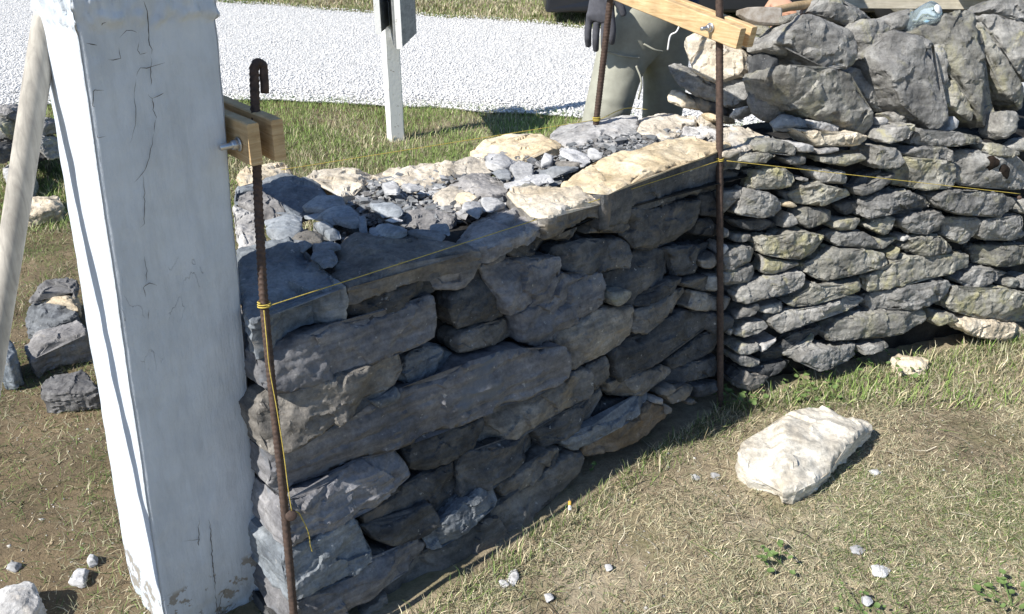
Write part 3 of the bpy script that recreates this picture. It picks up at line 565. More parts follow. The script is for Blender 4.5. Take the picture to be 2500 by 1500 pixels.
MOSS = stone_mat('moss_dark', (.018, .012, .008), (.035, .022, .014), (.06, .045, .02), bump=.8); S['moss'] = MOSS
many('''
R3 moss|2040,450 2110,410 2180,450 2175,530 2110,560 2090,600 2060,590 2035,530|off=-.014 thick=.012
R3 moss|2200,540 2250,490 2310,540 2315,640 2290,700 2230,650 2195,600|off=-.014 thick=.012
''', PB, wallB)
for o in wallB.children:
    if o.data.materials[0] is MOSS: o.name = 'moss_patch'; o['label'] = 'dark brown moss patch'
# ------------------------------------------------------------------ rubble on the flat wall top
RG = 'loose chips of rubble on the flat wall top'
things('''
F1 slabg rubble_stone|580,680 760,630 910,650 920,780 850,840 740,900 600,840|thick=.03|grey chip with a crack right beside the left rebar
F1 brown rubble_stone|750,900 880,815 1130,840 1120,910 1000,945|thick=.03|brown tilted chip above the blue corner slab
F1 blue rubble_stone|660,910 1030,955 950,1020 860,980 700,990|thick=.015|long thin blue chip touching the corner slab
F1 blue rubble_stone|1030,920 1300,940 1310,980 1200,1010 1060,1040|thick=.02|flat blue chip between the two front slabs, upper of two
F1 blue rubble_stone|1060,1030 1230,1010 1280,1100 1230,1170 1150,1175 1030,1080|thick=.012|thin blue flake between the two front slabs, lower of two
F1 blue rubble_stone|940,560 1120,500 1330,520 1350,570 1250,590 1150,610 960,600|thick=.03|blue chip leaning on the dark slab by the left rebar
F1 blue rubble_stone|940,640 1150,600 1400,590 1500,670 1480,720 1300,720 1200,720|thick=.03|wide shaded chip in the middle of the rubble
F1 blue rubble_stone|1050,700 1130,690 1230,740 1240,820 1140,830 1080,760|thick=.03|rounded shaded chip above the brown tilted chip
F1 slabg rubble_stone|1140,820 1280,810 1300,870 1200,890|thick=.025|small shaded cube of stone above the upper blue flat chip
F1 blue rubble_stone|1230,690 1470,700 1500,760 1420,790 1290,750|thick=.02|flat shaded shard left of the upright shard
F1 blue rubble_stone|1590,780 1800,760 1940,790 1940,850 1850,880 1600,840|thick=.02|shaded chip lying on the back edge of the middle front slab
F1 blue rubble_stone|1950,810 2050,800 2320,850 2280,920 1960,850|thick=.022|long pencil shaped blue chip on the middle front slab
F1 blue rubble_stone|2180,770 2340,770 2360,840 2190,810|thick=.02|small blue chip right above the pencil shaped one
F1 pale rubble_stone|1740,730 1850,710 1910,730 1830,750|thick=.008|tiny bright flake at the shadow edge
F1 blue rubble_stone|1590,570 1780,550 1900,610 1860,640 1700,650|thick=.03|two-tone dark chip in the sunny soil patch
F1 pale rubble_stone|1700,370 1780,320 1880,400 1850,440 1740,440|thick=.03|lilac grey triangular chip against the long pale back stone
F1 pale rubble_stone|1900,400 1960,360 2090,410 1980,440|thick=.02|white triangular flake next to the lilac chip
F1 blue rubble_stone|1480,680 1540,680 1560,830 1500,830|thick=.03|narrow upright shard in the shaded rubble
F2 pale rubble_stone|270,430 330,430 540,520 480,580 400,620 250,570 240,500|thick=.035|white block at the left corner of the middle back slab
F2 pale rubble_stone|480,600 540,550 700,600 680,680 520,690|thick=.03|rounded light grey chip in the middle of the sunny rubble
F2 slabg rubble_stone|300,640 470,640 480,710 370,700|thick=.02|small dark grey chip left of the rounded light one
F2 pale rubble_stone|790,520 830,460 900,460 880,560 780,570|thick=.04|upright white chip in the sunny rubble
F2 pale rubble_stone|960,430 1150,430 1260,520 1200,570 980,500|thick=.02|light grey flake below the large grey back slab
F2 pale rubble_stone|1230,430 1330,460 1370,510 1240,520|thick=.03|white wedge chip at the left end of the chip trail
F2 slabg rubble_stone|780,610 1000,600 1140,610 1000,660 870,690 760,650|thick=.02|flat lilac grey chip touching the long cream slab
F2 pale rubble_stone|410,740 600,700 830,680 900,730 700,770 480,800|thick=.02|long white flake between the grey slab and the cream slab
F2 brown rubble_stone|920,540 1180,580 1100,600 940,600|thick=.02|thin tan chip left of the long cream slab
F2 lich rubble_stone|550,760 770,770 700,800 560,800|thick=.015|greenish flat chip behind the short cream front slab
F2 pale rubble_stone|30,950 180,940 210,1010 170,1060 20,1000|thick=.025|pale chip on the shadow edge near the front string
F2 pale rubble_stone|200,920 380,900 430,960 300,1010 220,1000|thick=.025|white chip left of the short cream front slab
F2 cream rubble_stone|0,830 80,850 160,920 100,960 0,930 -60,880|thick=.03|rounded tan chip below the grey slab
''', horiz(.678), 'stone chip', RG, parent=None, facet=1.0, bev=.0012, bulge=0, rough=.6)
# many small crumbs in the hearting: one object
def crumbs(name, n, sampler, zfun, size, mats, parent=None, flat=.42, cols=None):
    R = np.random.default_rng(5)
    bm = bmesh.new(); bmesh.ops.create_cube(bm, size=1.6)
    bv = np.array([v.co[:] for v in bm.verts]); bf = [[v.index for v in f.verts] for f in bm.faces]; bm.free()
    VV = []; FF = []; k = 0
    for i in range(n):
        x, y = sampler(R); s = size(R)
        q = bv * (1 + R.normal(size=bv.shape) * .38) * s * V(R.uniform(.7, 1.6), R.uniform(.5, 1.1), flat)
        a = R.uniform(0, 6.28); b = R.normal() * .35
        Rm = np.array([[math.cos(a), -math.sin(a), 0], [math.sin(a), math.cos(a), 0], [0, 0, 1]]) @ np.array([[1, 0, 0], [0, math.cos(b), -math.sin(b)], [0, math.sin(b), math.cos(b)]])
        q = q @ Rm.T + V(x, y, zfun(x, y) + s * flat * .3)
        VV.append(q); FF += [[j + k for j in f] for f in bf]; k += len(bv)
    o = mesh_np(name, np.vstack(VV), FF, mats[0], parent, False)
    for m_ in mats[1:]: o.data.materials.append(m_)
    if len(mats) > 1:
        o.data.polygons.foreach_set('material_index', np.repeat(R.integers(0, len(mats), n), len(bf)).astype(np.int32))
    return o
fill_poly = [onz(*q, .65)[:2] for q in [(620, 610), (800, 545), (900, 440), (1100, 400), (1250, 370), (1400, 350), (1560, 320), (1700, 315), (1760, 330), (1600, 360), (1450, 400), (1360, 450), (1240, 470), (1160, 520), (1050, 560), (900, 560), (820, 600), (700, 600)]]
fill_poly = np.array(fill_poly)
def samp_fill(R):
    while 1:
        q = R.uniform(fill_poly.min(0), fill_poly.max(0))
        if inside(fill_poly, q[None])[0]: return q
o = crumbs('rubble', 2600, samp_fill, lambda x, y: .632 + .022 * rng.random(), lambda R: .003 + .010 * R.random() ** 2, [S['chipp'], S['chipb'], S['slabg'], S['chipb']], wallA)
o['kind'] = 'stuff'; o['label'] = 'small crumbs of stone and soil between the top slabs'
# ------------------------------------------------------------------ stones lying on the ground
GG = 'loose stones on the ground'
gz = horiz(.05)
def ground_stones(spec):
    for line in spec.strip().splitlines():
        a = line.split('|'); tl, mt, z = a[0].split()
        kw = {k: float(v) for k, v in (x.split('=') for x in a[2].split())}
        z = float(z); kw.setdefault('thick', z + .01)
        o = stone(pts(tl, a[1]), horiz(z), S[mt], name='loose_stone', **kw); tag(o, a[3].strip(), 'stone', GG)
ground_stones('''
G slabg .11|230,330 300,230 420,160 560,170 640,230 600,300 540,240 420,260 350,310 280,330|thick=.03|thin grey flake on top of the small stone pile left of the post
G cream .085|280,340 350,310 430,255 560,260 640,330 640,420 480,380 350,370|thick=.05|cream topped stone under the grey flake left of the post
G blue .07|190,480 280,360 400,350 600,380 640,480 480,520 270,560 200,530|thick=.08|blue shaded stone at the bottom of the small pile left of the post
G slabg .09|170,690 280,590 480,560 640,530 720,620 700,660 520,700 330,750 280,780 230,800|bev=.008|squared grey block with dark front face left of the post
G slabg .06|350,1080 440,980 560,960 700,950 800,1080 780,1100 560,1130 400,1150 330,1150|bulge=.004 facet=.3|low rounded stone sunk in grass below the squared block
G blue .11|-60,680 60,680 110,740 115,800 60,850 -60,850|bulge=.01|dark stone cut by the left edge of the photo
H pale .05|-60,1260 60,1220 230,1220 290,1250 340,1350 290,1420 220,1484 0,1520 -60,1500|bulge=.008|rough grey stone in the bottom left corner
H chipp .010|560,1200 620,1080 720,1080 690,1220|thick=.014|angular grey chip with a dark line near the bottom left
H chipp .010|710,1030 740,980 790,990 790,1040 730,1060|thick=.014|small round grey pebble above the angular chip
H chipp .008|40,1080 100,1040 170,1050 120,1100|thick=.012|small pale chip above the bottom left corner stone
I cream .06|240,1250 290,1190 440,1090 680,1070 750,1180 700,1270 500,1320 300,1350|rough=1.4|cream stone behind the leaning handle left of the post
I pale .10|30,830 60,700 200,740 380,740 410,800 370,880 250,930 60,870|bulge=.01|white stone behind the leaning handle near the dark heap
R5 cream .022|1870,390 1960,350 2060,370 2200,320 2260,380 2230,460 2150,500 1950,490|bulge=.004|flat cream stone in the grass at the foot of the old wall
''')
big = stone(pts('N', '1783,1075 1795,1049 1830,1027 1875,1013 1920,982 1990,968 2060,978 2108,988 2114,1002 2085,1033 2050,1062 2010,1104 1975,1133 1935,1153 1900,1156 1878,1131 1830,1114 1788,1094'),
            horiz(.085), S['boulder'], thick=.09, bev=.010, bulge=.006, facet=1.4, flare=-.12, name='loose_stone', step=.006)
tag(big, 'large wedge shaped cream stone lying alone on the dry grass', 'stone', GG)
chips = [('N', '1668,1150 1680,1142 1694,1148 1692,1160 1676,1163', 'white chip on the bare soil, left one of a pair below the middle rebar'),
         ('N', '1715,1140 1727,1137 1740,1145 1735,1156 1720,1152', 'white chip on the bare soil, right one of a pair below the middle rebar'),
         ('N', '2055,1318 2075,1312 2090,1322 2078,1334 2060,1330', 'white chip on the grass below the large cream stone'),
         ('N', '2105,1362 2130,1360 2150,1370 2140,1388 2112,1385', 'oval grey white flake on the grass near the bottom right'),
         ('N', '2084,1440 2100,1438 2108,1450 2096,1460 2084,1452', 'bright white chip near the bottom edge of the photo'),
         ('N', '2100,1132 2118,1128 2128,1138 2112,1146', 'white chip just right of the large cream stone'),
         ('N', '1232,1378 1246,1372 1252,1392 1240,1410 1226,1398', 'white chip half in grass at the foot of the shaded wall'),
         ('N', '1205,1400 1222,1396 1228,1410 1212,1416', 'pale chip beside the white chip at the wall foot'),
         ('N', '1316,1434 1330,1430 1336,1442 1322,1448', 'lilac pebble on bare soil near the bottom edge'),
         ('N', '1462,1362 1474,1360 1478,1371 1466,1374', 'small cream pebble at the middle bottom')]
for tl, p_, lb in chips:
    o = stone(pts(tl, p_), horiz(.005), S['chipp'], thick=.006, name='stone_chip', facet=1.5, bev=.0012, bulge=0., rough=.8, step=.0018); tag(o, lb, 'stone chip', 'white chips scattered on the ground')
# far dark heap at the left: ruined wall end
heap = empty('ruined_wall', onz(40, 400, 0), 'dark tumbled end of another stone wall behind the leaning handle', 'stone wall')
for mt, s_, yy in [('slabg', '-250,60 0,40 120,60 230,180 200,220 160,240 60,210 0,160 -250,170', 3.75), ('lich', '-60,190 0,190 60,250 110,400 80,450 0,340 -60,320', 3.7),
                   ('slabg', '150,240 450,200 560,280 540,400 430,430 200,400', 3.8), ('grey', '400,420 500,470 575,600 620,690 560,690 400,540', 3.72),
                   ('dark', '-100,450 0,480 100,560 95,690 0,730 -100,740', 3.7), ('dark', '80,420 420,400 430,560 560,680 380,730 100,700', 3.85), ('dark', '-100,160 400,200 450,700 -100,720', 3.95)]:
    pv = Plane((0, yy, 0), (1, 0, 0), (0, .2, 1))
    stone(pts('I', s_), pv, S[mt], thick=.2, parent=heap, bulge=.02, rough=1.6)
# ------------------------------------------------------------------ more materials
def wood_mat(name, a, b, c, axis=(60, 60, 3), bump=.0015, rough=.7):
    M = MT(name, rough, .3); v = M.vec(axis)
    n1 = M.noise(v, 1.4, 8, .65, .8); col = M.ramp(n1, [(.3, a), (.5, b), (.7, c)])
    v2 = M.vec(); col = M.mix(.5, col, M.ramp(M.noise(v2, 25, 4), [(.3, g3(.6)), (.7, g3(1.2))]), 'MULTIPLY')
    M.col(col); M.bump(n1, bump, .7); return M.m
def metal_mat(name, a, b, metallic, rough, sc=90, bump=.0006):
    M = MT(name, rough, .5); M.b.inputs['Metallic'].default_value = metallic
    n1 = M.noise(M.vec(), sc, 6, .65); M.col(M.ramp(n1, [(.35, a), (.65, b)])); M.bump(n1, bump, .8); return M.m
PINE = wood_mat('pine_wood', (.42, .27, .13), (.58, .41, .22), (.68, .52, .31), (9, 9, 130))
PINE2 = PINE
GREYW = wood_mat('weathered_wood', (.30, .28, .25), (.43, .40, .35), (.52, .49, .43), (70, 70, 2.5), .0009)
PALEW = wood_mat('pale_board', (.45, .40, .30), (.58, .53, .42), (.66, .61, .50), (3, 90, 90))
HICK = wood_mat('hickory_wood', (.30, .20, .10), (.42, .30, .17), (.50, .38, .24), (90, 90, 8))
RUST = metal_mat('rusty_steel', (.05, .035, .029), (.115, .075, .058), .25, .75)
STEEL = metal_mat('zinc_steel', (.48, .49, .50), (.62, .63, .64), .9, .35)
HEAD = metal_mat('worn_steel', (.24, .19, .14), (.44, .40, .35), .15, .55, 45)
def paint_mat():
    M = MT('cracked_white_paint', .55, .4); v = M.vec((1, 1, 1), False)
    base = M.ramp(M.noise(v, 14, 6, .65), [(.3, (.57, .63, .70)), (.7, (.67, .73, .80))])
    vo = M.n('ShaderNodeTexVoronoi', feature='DISTANCE_TO_EDGE'); vo.inputs['Scale'].default_value = 16
    mp = M.n('ShaderNodeMapping'); mp.inputs['Scale'].default_value = (1, 1, .38); M.l(M.tc.outputs['Object'], mp.inputs[0])
    wn = M.n('ShaderNodeTexNoise'); wn.inputs['Scale'].default_value = 9; wn.inputs['Detail'].default_value = 6; M.l(mp.outputs[0], wn.inputs['Vector'])
    wv = M.mix(.18, mp.outputs[0], wn.outputs['Color'], 'LINEAR_LIGHT'); M.l(wv, vo.inputs['Vector'])
    base = M.mix(.5, base, M.ramp(M.noise(M.vec((1, 1, .15), False), 40, 7, .7), [(.35, g3(.78)), (.55, g3(1.)), (.7, g3(1.06))]), 'MULTIPLY')
    line = M.ramp(vo.outputs['Distance'], [(.0, g3(1)), (.006, g3(0))])
    msk = M.ramp(M.noise(M.vec((1, 1, .5), False), 7, 5, .6), [(.60, g3(0)), (.66, g3(1))])
    cr = M.mix(1., line, msk, 'MULTIPLY')
    c = M.mix(cr, base, (.10, .10, .11))
    # bare weathered wood low on the post, in flaked patches
    sp = M.n('ShaderNodeSeparateXYZ'); M.l(M.tc.outputs['Object'], sp.inputs[0])
    ft = M.n('ShaderNodeMapRange'); ft.inputs[1].default_value = .22; ft.inputs[2].default_value = -.05; M.l(sp.outputs[2], ft.inputs[0])
    fl = M.n('ShaderNodeMath', operation='MULTIPLY'); M.l(ft.outputs[0], fl.inputs[0]); M.l(M.ramp(M.noise(v, 22, 7, .65), [(.50, g3(0)), (.53, g3(1))]), fl.inputs[1])
    st = M.ramp(fl.outputs[0], [(.36, g3(0)), (.40, g3(1))])
    c = M.mix(st, c, (.33, .31, .28)); M.col(c)
    b1 = M.bump(M.noise(v, 55, 6, .6), .0022, .7)
    b2 = M.bump(M.noise(M.vec((1, 1, .12), False), 120, 7, .7), .0022, .8, b1)
    inv = M.n('ShaderNodeInvert'); M.l(cr, inv.inputs[1]); b3 = M.bump(inv.outputs[0], .002, .8, b2)
    iv2 = M.n('ShaderNodeInvert'); M.l(st, iv2.inputs[1]); M.bump(iv2.outputs[0], .002, .6, b3)
    return M.m
WPAINT = paint_mat()
CRACK = MT('crack_dark', .95); CRACK.col((.09, .085, .08)); CRACK = CRACK.m
# ------------------------------------------------------------------ white gate post
def post_c(z):
    zs = [0, .6, 1.25]; f = lambda a: np.interp(z, zs, a) if z <= 1.25 else a[2]
    PL = V(f([-.6545, -.5939, -.528]), f([1.1086, 1.0882, 1.0656])); w = f([.205, .194, .182]); return PL, w
Dp = V(.75, .661); Np = V(-.661, .75)
PTOP = 1.215
nz = 300; per = 176; q = per // 4
rows = []
zz = np.linspace(-.06, PTOP, nz)
for z in zz:
    PL, w_ = post_c(z); rc = .010
    ring = []
    for sidx, (o_, dr) in enumerate([(PL, Dp), (PL + Dp * w_, Np), (PL + Dp * w_ + Np * w_, -Dp), (PL + Np * w_, -Np)]):
        for j in range(q):
            t = (j + .5) / q; s_ = t * w_
            inn = V(-dr[1], dr[0]); e = min(s_, w_ - s_)
            ins = rc * (1 - math.sqrt(max(0, 1 - (1 - min(e / rc, 1)) ** 2)))
            ring.append(np.append(o_ + dr * s_ + inn * ins, z))
    rows.append(ring)
VV = np.array(rows).reshape(-1, 3); PLc = np.array([np.append(post_c(z)[0] + (Dp + Np) * post_c(z)[1] / 2, z) for z in VV[:, 2]])
out = VV - PLc; out[:, 2] = 0; out /= np.linalg.norm(out, axis=1)[:, None]
VV = VV + out * (fbm(VV * V(16, 16, 6), 3) * .0022 + fbm(VV * V(60, 60, 22), 2) * .0007)[:, None]
# heavy old paint round the top of the post ends in a lumpy drip line
lipz = 1.118 + .006 * gnoise(VV * 22) + .010 * np.abs(gnoise(VV * 55 + 5))
m_ = np.clip((VV[:, 2] - lipz) / .006, 0, 1)
VV = VV + out * (m_ * (.0025 + .0075 * fbm(VV * V(95, 95, 38), 2) + .004 * gnoise(VV * 28)))[:, None]
# rotted, narrower foot
ft = np.clip((.06 - VV[:, 2]) / .1, 0, 1); VV = VV - out * (ft * (.012 + .012 * gnoise(VV * 30)))[:, None]
ff = []
for i in range(nz - 1):
    for j in range(per):
        a = i * per + j; b = i * per + (j + 1) % per; ff.append([a, b, b + per, a + per])
ff.append([(nz - 1) * per + j for j in range(per)])
oc = V(*np.append(post_c(0)[0], 0))
post = mesh_np('gate_post', VV, ff, WPAINT, None, True, oc); tag(post, 'thick square post in cracked white paint at the left end of the wall', 'post')
# long cracks that run down the front face, laid on it as thin dark grooves
def strip(name, P3, width, normal, mat, parent, taper=True):
    P3 = np.array(P3); n_ = len(P3); vv = []; ff2 = []
    for i in range(n_):
        t = P3[min(i + 1, n_ - 1)] - P3[max(i - 1, 0)]; s_ = nrm(np.cross(normal, t)); wd = width * (1 if not taper else (1 - abs(2 * i / (n_ - 1) - 1) ** 3 * .9)) * (.6 + .8 * rng.random())
        vv += [P3[i] - s_ * wd / 2, P3[i] + s_ * wd / 2]
        if i: ff2.append([2 * i - 2, 2 * i, 2 * i + 1, 2 * i - 1])
    return mesh_np(name, vv, ff2, mat, parent, False, vv[0])
def post_plane(pxl):
    # point on the front face under a pixel
    P = []
    for x, y in pxl:
        z = .6
        for _ in range(12):
            PL, w_ = post_c(z); r = ray(x, y); nrmv = V(-Np[0], -Np[1]); t = np.dot(PL - CAMP[:2], nrmv) / np.dot(r[:2], nrmv); z = CH + r[2] * t
        q3 = CAMP + r * t; P.append(q3 + V(-Np[0], -Np[1], 0) * (.0035 if z < 1.07 else .012))
    # subdivide with jitter
    out_ = []
    for a, b in zip(P[:-1], P[1:]):
        k = max(2, int(np.linalg.norm(b - a) / .006))
        for i in range(k): out_.append(a + (b - a) * i / k + V(0, 0, 0) + D_ * rng.normal() * .0008)
    out_.append(P[-1]); return out_
for s_, wd in [('345,0 350,25 355,60 357,95 362,130', .0020), ('362,135 365,160 364,175 367,195 366,208', .0014), ('360,228 368,240 372,250 370,268 380,280 378,290', .0015), ('378,290 373,310 374,322', .0012),
              ('368,240 385,234 398,226', .0014), ('331,100 328,120 335,130 350,126', .0012), ('283,112 285,140 268,144 256,143', .0017), ('200,103 215,105 230,108', .0016), ('251,220 228,219 224,228 223,258 230,260', .0014),
              ('330,186 341,165 356,166 366,163 395,150', .0013), ('315,350 325,320 331,290 327,250 326,225 330,190', .0010), ('373,325 370,350 362,385 350,415 338,432 325,445', .0011), ('345,425 350,460 353,520 350,545 340,555', .0011),
              ('350,625 356,660 354,690', .0013), ('352,725 350,700 362,690 382,696', .0015), ('358,780 362,755', .0016), ('445,1320 468,1317 482,1315 483,1330 484,1262', .0016),
              ('509,1265 513,1300 516,1350 521,1410 524,1445', .0026), ('524,1445 527,1480 528,1510', .0018), ('555,1428 545,1440 536,1465 533,1500', .0018), ('533,1500 545,1492 560,1490 575,1470', .0014), ('234,329 236,336 256,332', .0012), ('285,90 300,72 312,72 325,78', .0012), ('240,60 242,55 252,52', .0014)]:
    strip('crack', post_plane(pts('N', ' '.join(s_.split())) if 0 else [tuple(map(float, q_.split(','))) for q_ in s_.split()]), wd * .6, V(-Np[0], -Np[1], .0), CRACK, post)
# ------------------------------------------------------------------ tubes
def tube(name, path, rad, mat, parent=None, seg=14, rib=None, cap=True, origin=None, smooth=True):
    P = np.array(path, float); n_ = len(P)
    T = np.gradient(P, axis=0); T /= np.linalg.norm(T, axis=1)[:, None]
    up = V(0, 0, 1) if abs(T[0][2]) < .9 else V(1, 0, 0)
    a = nrm(np.cross(T[0], up)); fr = []
    for t in T: a = nrm(a - t * np.dot(a, t)); fr.append((a, np.cross(t, a)))
    rad = np.full(n_, rad) if np.isscalar(rad) else np.array(rad)
    L = np.concatenate([[0], np.cumsum(np.linalg.norm(np.diff(P, axis=0), axis=1))])
    vv = []
    for i in range(n_):
        for j in range(seg):
            th = 2 * math.pi * j / seg; r = rad[i]
            if rib:
                amp, pitch = rib; ph = (L[i] + .006 * abs(((th / math.pi) % 2) - 1) * 1.6) / pitch
                fr_ = ph % 1; r += amp * (max(0, math.sin(fr_ * 2 * math.pi)) ** .7)
                if abs(math.sin(th)) > .985: r += amp * .9
            vv.append(P[i] + (fr[i][0] * math.cos(th) + fr[i][1] * math.sin(th)) * r)
    ff2 = [[i * seg + j, i * seg + (j + 1) % seg, (i + 1) * seg + (j + 1) % seg, (i + 1) * seg + j] for i in range(n_ - 1) for j in range(seg)]
    if cap: ff2 += [list(range(seg))[::-1], [(n_ - 1) * seg + j for j in range(seg)]]
    return mesh_np(name, vv, ff2, mat, parent, smooth, P[0] if origin is None else origin)
def poly_path(pts3, step):
    P = [V(*p_) for p_ in pts3]; o = []
    for a, b in zip(P[:-1], P[1:]):
        k = max(1, int(np.linalg.norm(b - a) / step)); o += [a + (b - a) * i / k for i in range(k)]
    return o + [P[-1]]
def spline(pts3, n_):
    P = np.array(pts3, float); Q = np.vstack([2 * P[0] - P[1], P, 2 * P[-1] - P[-2]]); o = []
    for i in range(len(P) - 1):
        for t in np.linspace(0, 1, n_, endpoint=False):
            p0, p1, p2, p3 = Q[i:i + 4]; o.append(.5 * ((2 * p1) + (-p0 + p2) * t + (2 * p0 - 5 * p1 + 4 * p2 - p3) * t * t + (-p0 + 3 * p1 - 3 * p2 + p3) * t ** 3))
    return o + [P[-1]]
# ---- wooden handle leaning on the post
h0 = ony(112, 52, 1.195); h1 = onz(5, 742, .74); hb = h1 + (h1 - h0) * ((h1[2] - 0) / (h0[2] - h1[2]))
Pn = [hb + (h0 - hb) * t for t in np.linspace(0, 1, 60)]
ax = nrm(h0 - hb); L_ = np.linalg.norm(h0 - hb)
rr = [.0165 + .0006 * math.sin(t * 9) for t in np.linspace(0, 1, 60)]
for k, (dz, f_) in enumerate([(.004, .97), (.008, .86), (.011, .66), (.0125, .35), (.013, .05)]): Pn.append(h0 + ax * dz); rr.append(.0165 * f_)
hd = tube('tool_handle', Pn, rr, GREYW, seg=24); tag(hd, 'smooth round grey wooden tool handle leaning against the white post', 'tool handle')
# ---- rebars
def reb(name, path, label, rad=.0078):
    o = tube(name, path, rad, RUST, seg=16, rib=(.0010, .0085)); tag(o, label, 'rebar', 'rebar stakes that hold the guide strings'); return o
LT = V(-.3845, 1.26, 1.035); LM = V(-.4015, 1.195, .675); LB = onz(722, 1556, 0) 
up = nrm(LT - LM)
hook = []
HX = D_ * 1.0
for a_ in np.linspace(0, math.pi * 1.02, 22): hook.append(LT + HX * (.0078 - .0078 * math.cos(a_)) + up * .011 * math.sin(a_))
hook += [hook[-1] - up * k for k in (.006, .012, .018, .026, .034)]
def PAp(x, y, off): u_ = PA.hit(x, y, off); return PA.O - PA.N * off + PA.U * u_[0] + PA.V * u_[1]
LM = PAp(645, 745, -.014)
path = spline([PAp(728, 1660, -.024), PAp(717, 1500, -.024), PAp(692, 1215, -.024), PAp(668, 985, -.020), LM, PAp(636, 600, -.012), PAp(628, 430, -.004), LT], 75)[:-1] + hook
reb_l = reb('rebar', path, 'rusty rebar with a hooked top standing beside the white post', .0061)
RB = BR + V(-.0, -.004, 0); RT = BR + NI * .14 * 1.3 + V(0, -.01, 1.3)
reb_r = reb('rebar', spline([RB - V(0, 0, .1), RB, (RB + RT) / 2, RT], 200), 'tall rusty rebar standing where shaded and sunlit walls meet')
KB = V(.2449, 2.388, .675); KT = ony(1490, 0, 2.345); ku = (KT - KB) / (KT[2] - KB[2])
reb_b = reb('rebar', poly_path([KB - ku * .72, KB + ku * .6], .0022), 'rusty rebar behind the wall in front of the man')
# ---- strings
def string_mat():
    M = MT('yellow_string', .6); M.col(M.ramp(M.noise(M.vec((1, 1, 1), False), 300, 2), [(.3, (.42, .31, .05)), (.7, (.62, .50, .13))])); return M.m
STR = string_mat()
SL = LM - NI * .008; SR = TR - NI * .0095 + V(0, 0, 0)
g = empty('guide_string', SL, 'taut yellow string along the front wall edge, tied round both front rebars', 'string')
tube('cord', poly_path([SL, SR], .02), .0008, STR, g, 6)
NR = CAMP + ray(2492, 474) * 2.23; SRr = V(*SR) + V(.012, -.006, 0)
tube('cord', poly_path([SRr, NR], .02), .0008, STR, g, 6)
for c_, ax_ in ((LM, up), (V(*(BR + NI * .14 * .675 + V(0, -.006, .675))), nrm(RT - RB))):
    a_ = nrm(np.cross(ax_, V(0, 1, 0))); b_ = np.cross(ax_, a_)
    tube('wrap', [c_ + (a_ * math.cos(t) + b_ * math.sin(t)) * .0098 + ax_ * (.0006 * t - .003) for t in np.linspace(0, 6.28 * 2.2, 60)], .0012, STR, g, 6)
dn = [LM + V(.002, -.011, -.004)] + [PA.O + PA.N * .034 + PA.U * u_[0] + PA.V * u_[1] for u_ in [PA.hit(x, y, -.034) for x, y in [(651, 830), (658, 900), (676, 1000), (693, 1110), (703, 1190), (712, 1247)]]]
tube('cord', spline(dn, 10), .0008, STR, g, 6)
tl_ = [PA.O + PA.N * .03 + PA.U * u_[0] + PA.V * u_[1] for u_ in [PA.hit(x, y, -.03) for x, y in [(712, 1247), (728, 1252), (738, 1268), (748, 1288), (755, 1310), (757, 1330), (762, 1347)]]]
tube('cord', spline(tl_, 8), .0010, STR, g, 6)
g2 = empty('guide_string', KB, 'yellow string along the back edge of the wall, in front of the man', 'string')
tube('cord', poly_path([V(-.5476, 1.898, .68), V(*KB) + V(-.008, -.004, .0)], .02), .0008, STR, g2, 6)
tube('cord', spline([V(*KB) + V(.008, -.006, .002), V(.33, 2.42, .70), V(.40, 2.45, .69)], 8), .0011, STR, g2, 6)
tube('wrap', [V(*KB) + V(math.cos(t), math.sin(t), 0) * .0105 + V(0, 0, .0007 * t - .004) for t in np.linspace(0, 6.28 * 3, 60)], .0013, STR, g2, 6)
# nails that hold the string ends
def nail(px_, pl, off, r, L, label):
    u_ = pl.hit(*px_, off); c_ = pl.O - pl.N * off + pl.U * u_[0] + pl.V * u_[1]; c_ = V(*c_)
    ax_ = nrm(CAMP - c_) * .75 + pl.N * .3; ax_ = nrm(ax_)
    o = tube('nail', [c_ - ax_ * L, c_ - ax_ * .004, c_ - ax_ * .0035, c_, c_ + ax_ * .0012], [r * .45, r * .45, r, r, r * .85], RUST, seg=20); tag(o, label, 'nail')
nail((711, 1259), PA, -.034, .0098, .12, 'round rusty bolt head in the wall at the low end of the string')
nail((2489, 483), PB, -.03, .006, .1, 'rusty nail holding the string at the right edge')
# ------------------------------------------------------------------ batter frames: pairs of boards clamped to the rebars
def prism(name, A, B, wv, hv, mat, parent, bev=.002, noise=.0008):
    """board from A to B, cross-section vectors wv (thickness), hv (height)"""
    ax_ = B - A; n_ = max(2, int(np.linalg.norm(ax_) / .02)); W_ = np.linalg.norm(wv); H_ = np.linalg.norm(hv); wu, hu = wv / W_, hv / H_
    prof = [(-W_/2 + bev, -H_/2), (0, -H_/2), (W_/2 - bev, -H_/2), (W_/2, -H_/2 + bev), (W_/2, 0), (W_/2, H_/2 - bev), (W_/2 - bev, H_/2), (0, H_/2), (-W_/2 + bev, H_/2), (-W_/2, H_/2 - bev), (-W_/2, 0), (-W_/2, -H_/2 + bev)]
    vv = []; m2 = len(prof)
    for i in range(n_ + 1):
        c_ = A + ax_ * i / n_; sh = (1 - .0025 / H_ * 1) if i in (0, n_) else 1
        for a_, b_ in prof: vv.append(c_ + wu * a_ * sh + hu * b_ * sh + wu * noise * math.sin(i * .7 + b_ * 40))
    ff2 = [[i * m2 + j, i * m2 + (j + 1) % m2, (i + 1) * m2 + (j + 1) % m2, (i + 1) * m2 + j] for i in range(n_) for j in range(m2)]
    ff2 += [list(range(m2))[::-1], [n_ * m2 + j for j in range(m2)]]
    o = mesh_np(name, vv, ff2, mat, parent, False, A); return o
